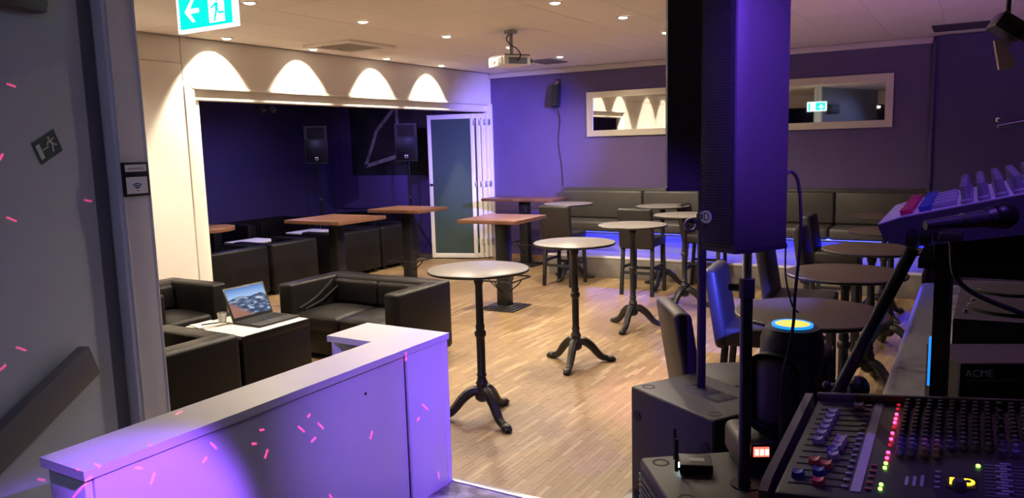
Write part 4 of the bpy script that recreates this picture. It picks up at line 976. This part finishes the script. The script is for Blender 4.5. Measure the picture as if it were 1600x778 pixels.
t = thing('microphone', 'dark handheld microphone lying in a clip below the small mixer', 'microphone', (-.073, 1.640, 1.778), math.atan2(.075, .135))
MB().tube([(0, 0, 0), (.04, 0, .004), (.09, 0, .009), (.112, 0, .011)], .012, 14, [.009, .0115, .015, .0165]).build('handle', mat('mic_body', (.05, .05, .065), .35, metal=.3), t)
MB().cyl((.066, 0, .007), (.070, 0, .0075), .0150, n=16).build('switch_ring', M_chrome, t)
MB().cyl((.112, 0, .011), (.124, 0, .0125), .018, .022, n=18).build('collar', M_black, t)
MB().sph((.144, 0, .015), .025, (1.05, 1, 1), 18, 12).build('grille_ball', M_grillemesh, t)
t = thing('microphone_stand', 'black boom holding the microphone clip beside the stand', 'microphone stand', (0, 0, 0))
MB().tube(arc([(-.03, 1.665, 1.752), (-.01, 1.70, 1.66), (.10, 1.745, 1.60), (.25, 1.75, 1.56), (.27, 1.75, 1.40)]), .005, 8).build('gooseneck', M_blacksteel, t)
MB().cyl((.27, 1.75, 1.255), (.27, 1.75, 1.41), .012, n=12).build('pole', M_blacksteel, t)
MB().box(-.050, -.010, 1.645, 1.685, 1.748, 1.764, .003).build('clip', M_black, t)

t = thing('lighting_console', 'dark box with two round dials on top behind the stand', 'device', (0, 0, 0))
MB().prism([(-.04, 3.36), (.60, 3.42), (.50, 4.36), (-.02, 4.28)], .215, 1.24).build('case', mat('case_board', (.014, .012, .012), .6), t, smooth=0)
for x, y in ((.16, 3.62), (.17, 4.05)): MB().lathe([(.15, 1.241), (.15, 1.252), (.12, 1.256), (.05, 1.250), (.001, 1.250)], (x, y, 0), 28).build('round_plate', M_blackmatte, t)
for k in range(6): MB().lathe([(.009, 1.241), (.008, 1.254), (.001, 1.254)], (.0+k*.012, 3.5+k*.12, 0), 10).build('knob', M_greyplastic, t)
t = thing('effect_light', 'black stage effect device lettered ACME', 'stage light', (-.02, 2.93, .985), math.radians(26))
MB().prism([(0, -.02), (.52, -.02), (.52, .22), (0, .22)], 0, .20).build('housing', M_black, t, smooth=0)
fp = MB().box(.0, .52, -.03, -.02, .0, .20, .004).build('front_panel', M_black, t)
text_part('ACME', .034, mat('acme_print', (.85, .85, .9), .5), fp, (.062, -.0312, .165), (PI/2, 0, 0), 'lettering')
MB().box(.02, .20, -.0315, -.030, .140, .143).build('panel_line', M_greyplastic, fp, smooth=0)
MB().sph((.30, -.034, .10), .006, u=8, v=6).build('screw', M_chrome, t)

t = thing('flight_case', 'black flight case carrying the lettered effect device', 'case', (-.02, 2.93, .2), math.radians(26))
MB().box(.01, .51, -.018, .215, 0, .784, .004).build('shell', M_blackmatte, t)
for x in (.01, .50): MB().box(x, x+.012, -.024, -.016, .01, .78).build('corner_rail', M_blacksteel, t, smooth=0)
MB().box(.22, .30, -.030, -.018, .45, .53, .004).build('latch', M_blacksteel, t)

# ---- lamp under the ceiling at upper right + boom arm
t = thing('ceiling_stage_light', 'stage lamp with pale shield hanging at the upper right corner', 'stage light', (.12, 4.85, 0), .3)
MB().box(-.075, .075, -.075, .075, 2.44, 2.53, .01, M=Matrix.Translation((0, 0, 2.48)) @ Matrix.Rotation(.6, 4, 'Y') @ Matrix.Translation((0, 0, -2.48))).build('lamp_body', M_black, t)
MB().cyl((0, 0, 2.5), (0, 0, CEIL), .012).build('drop_rod', M_blacksteel, t)
MB().prism([(-.06, 2.42), (.03, 2.435), (.005, 2.37), (.045, 2.30), (.035, 2.275), (-.03, 2.27)], -.012, .012, RX).build('pale_shield', mat('pale_shield', (.45, .33, .32), .6), t)
MB().tube([(.05, .03, 2.46), (.16, .05, 2.36)], .010, 6).build('arm', M_blacksteel, t)
t = thing('boom_arm', 'thin shiny boom arm entering from the right edge', 'microphone stand', (0, 0, 0))
MB().tube([(.10, 4.77, 1.975), (.24, 4.86, 2.00), (.9, 5.3, 2.12)], .008, 8).build('boom', mat('shiny_rod', (.25, .24, .4), .25, metal=.8), t)
MB().cyl((.9, 5.3, .2), (.9, 5.3, 2.12), .012).build('upright', M_blacksteel, t)
MB().lathe([(.14, .2), (.14, .212), (.02, .23), (.001, .23)], (.9, 5.3, 0), 20).build('base', M_iron, t)
MB().sph((.10, 4.77, 2.01), .012, u=8, v=6).build('tip_screw', M_chrome, t)

# ================================================================== RED LASER EFFECT LIGHT (dash pattern thrown on counter and stair wall)
LP = Vector((.45, .35, 2.7))
DASH = [
((-2.305, 1.414, 0.94), (-2.305, 1.435, 0.93)), ((-2.305, 1.46, 0.865), (-2.305, 1.478, 0.896)), ((-2.305, 1.662, 0.862), (-2.305, 1.682, 0.876)),
((-2.305, 1.704, 0.919), (-2.305, 1.722, 0.895)), ((-2.305, 1.924, 0.893), (-2.305, 1.942, 0.889)), ((-2.305, 1.882, 0.852), (-2.305, 1.901, 0.847)),
((-2.305, 1.937, 0.775), (-2.305, 1.953, 0.804)), ((-2.305, 2.119, 0.839), (-2.305, 2.142, 0.814)), ((-2.305, 2.227, 0.817), (-2.305, 2.249, 0.792)),
((-2.305, 2.18, 0.754), (-2.305, 2.208, 0.764)), ((-2.305, 2.169, 0.863), (-2.305, 2.184, 0.874)), ((-2.305, 2.537, 0.64), (-2.305, 2.555, 0.672)),
((-2.305, 2.932, 0.674), (-2.305, 2.961, 0.645)), ((-2.305, 2.877, 0.608), (-2.305, 2.897, 0.621)), ((-2.305, 3.031, 0.281), (-2.305, 3.036, 0.25)),
((-2.305, 2.814, 0.972), (-2.305, 2.817, 0.937)), ((-2.305, 2.265, 0.486), (-2.305, 2.277, 0.468)), ((-2.485, 1.701, 1.0), (-2.495, 1.731, 1.0)),
((-2.292, 1.463, 1.0), (-2.305, 1.467, 1.0)), ((-2.308, 1.287, 1.0), (-2.285, 1.284, 1.0)), ((-2.365, 1.25, 0.907), (-2.318, 1.25, 0.945)),
((-2.362, 1.25, 0.98), (-2.354, 1.25, 0.972)), ((-3.191, 1.597, 2.235), (-3.203, 1.628, 2.228)), ((-3.164, 1.525, 1.947), (-3.169, 1.54, 1.971)),
((-3.166, 1.53, 1.728), (-3.178, 1.562, 1.712)), ((-3.156, 1.506, 1.224), (-3.169, 1.539, 1.204)), ((-3.124, 1.421, 1.161), (-3.134, 1.448, 1.173)),
((-3.316, 1.923, 1.763), (-3.329, 1.956, 1.757)), ((-3.166, 1.532, 0.675), (-3.176, 1.558, 0.657)),
]
ld = bpy.data.lights.new('laser_lamp', 'SPOT'); ld.spot_size = math.radians(62); ld.spot_blend = 0; ld.shadow_soft_size = 0; ld.energy = 6000; ld.color = (1, .03, .16)
lo = bpy.data.objects.new('laser_lamp', ld); COL.objects.link(lo); lo.location = LP
lq = (Vector((-2.75, 1.95, 1.15))-LP).to_track_quat('-Z', 'Y'); lo.rotation_euler = lq.to_euler(); LQ = lq.to_matrix().inverted()
ld.use_nodes = True; nt = ld.node_tree; em = [n for n in nt.nodes if n.type == 'EMISSION'][0]
tc = nt.nodes.new('ShaderNodeTexCoord'); acc = None
def vdot(v):
    n = nt.nodes.new('ShaderNodeVectorMath'); n.operation = 'DOT_PRODUCT'; nt.links.new(tc.outputs['Normal'], n.inputs[0]); n.inputs[1].default_value = v; return n.outputs['Value']
def mth(op, a, b=None):
    n = nt.nodes.new('ShaderNodeMath'); n.operation = op
    for k, q in enumerate((a, b)):
        if q is None: continue
        if isinstance(q, (int, float)): n.inputs[k].default_value = q
        else: nt.links.new(q, n.inputs[k])
    return n.outputs[0]
for a, b in DASH:
    a = LQ @ (Vector(a)-LP); b = LQ @ (Vector(b)-LP); c = ((a+b)/2); r_ = c.length; c.normalize()
    d_ = (b-a); L_ = d_.length/2/r_; e1 = (d_-c*d_.dot(c)).normalized(); e2 = c.cross(e1)
    m_ = mth('LESS_THAN', mth('ABSOLUTE', vdot(e1)), L_); m_ = mth('MULTIPLY', m_, mth('LESS_THAN', mth('ABSOLUTE', vdot(e2)), .0010)); m_ = mth('MULTIPLY', m_, mth('GREATER_THAN', vdot(c), .5))
    acc = m_ if acc is None else mth('ADD', acc, m_)
nt.links.new(mth('MULTIPLY', acc, .26), em.inputs['Strength'])
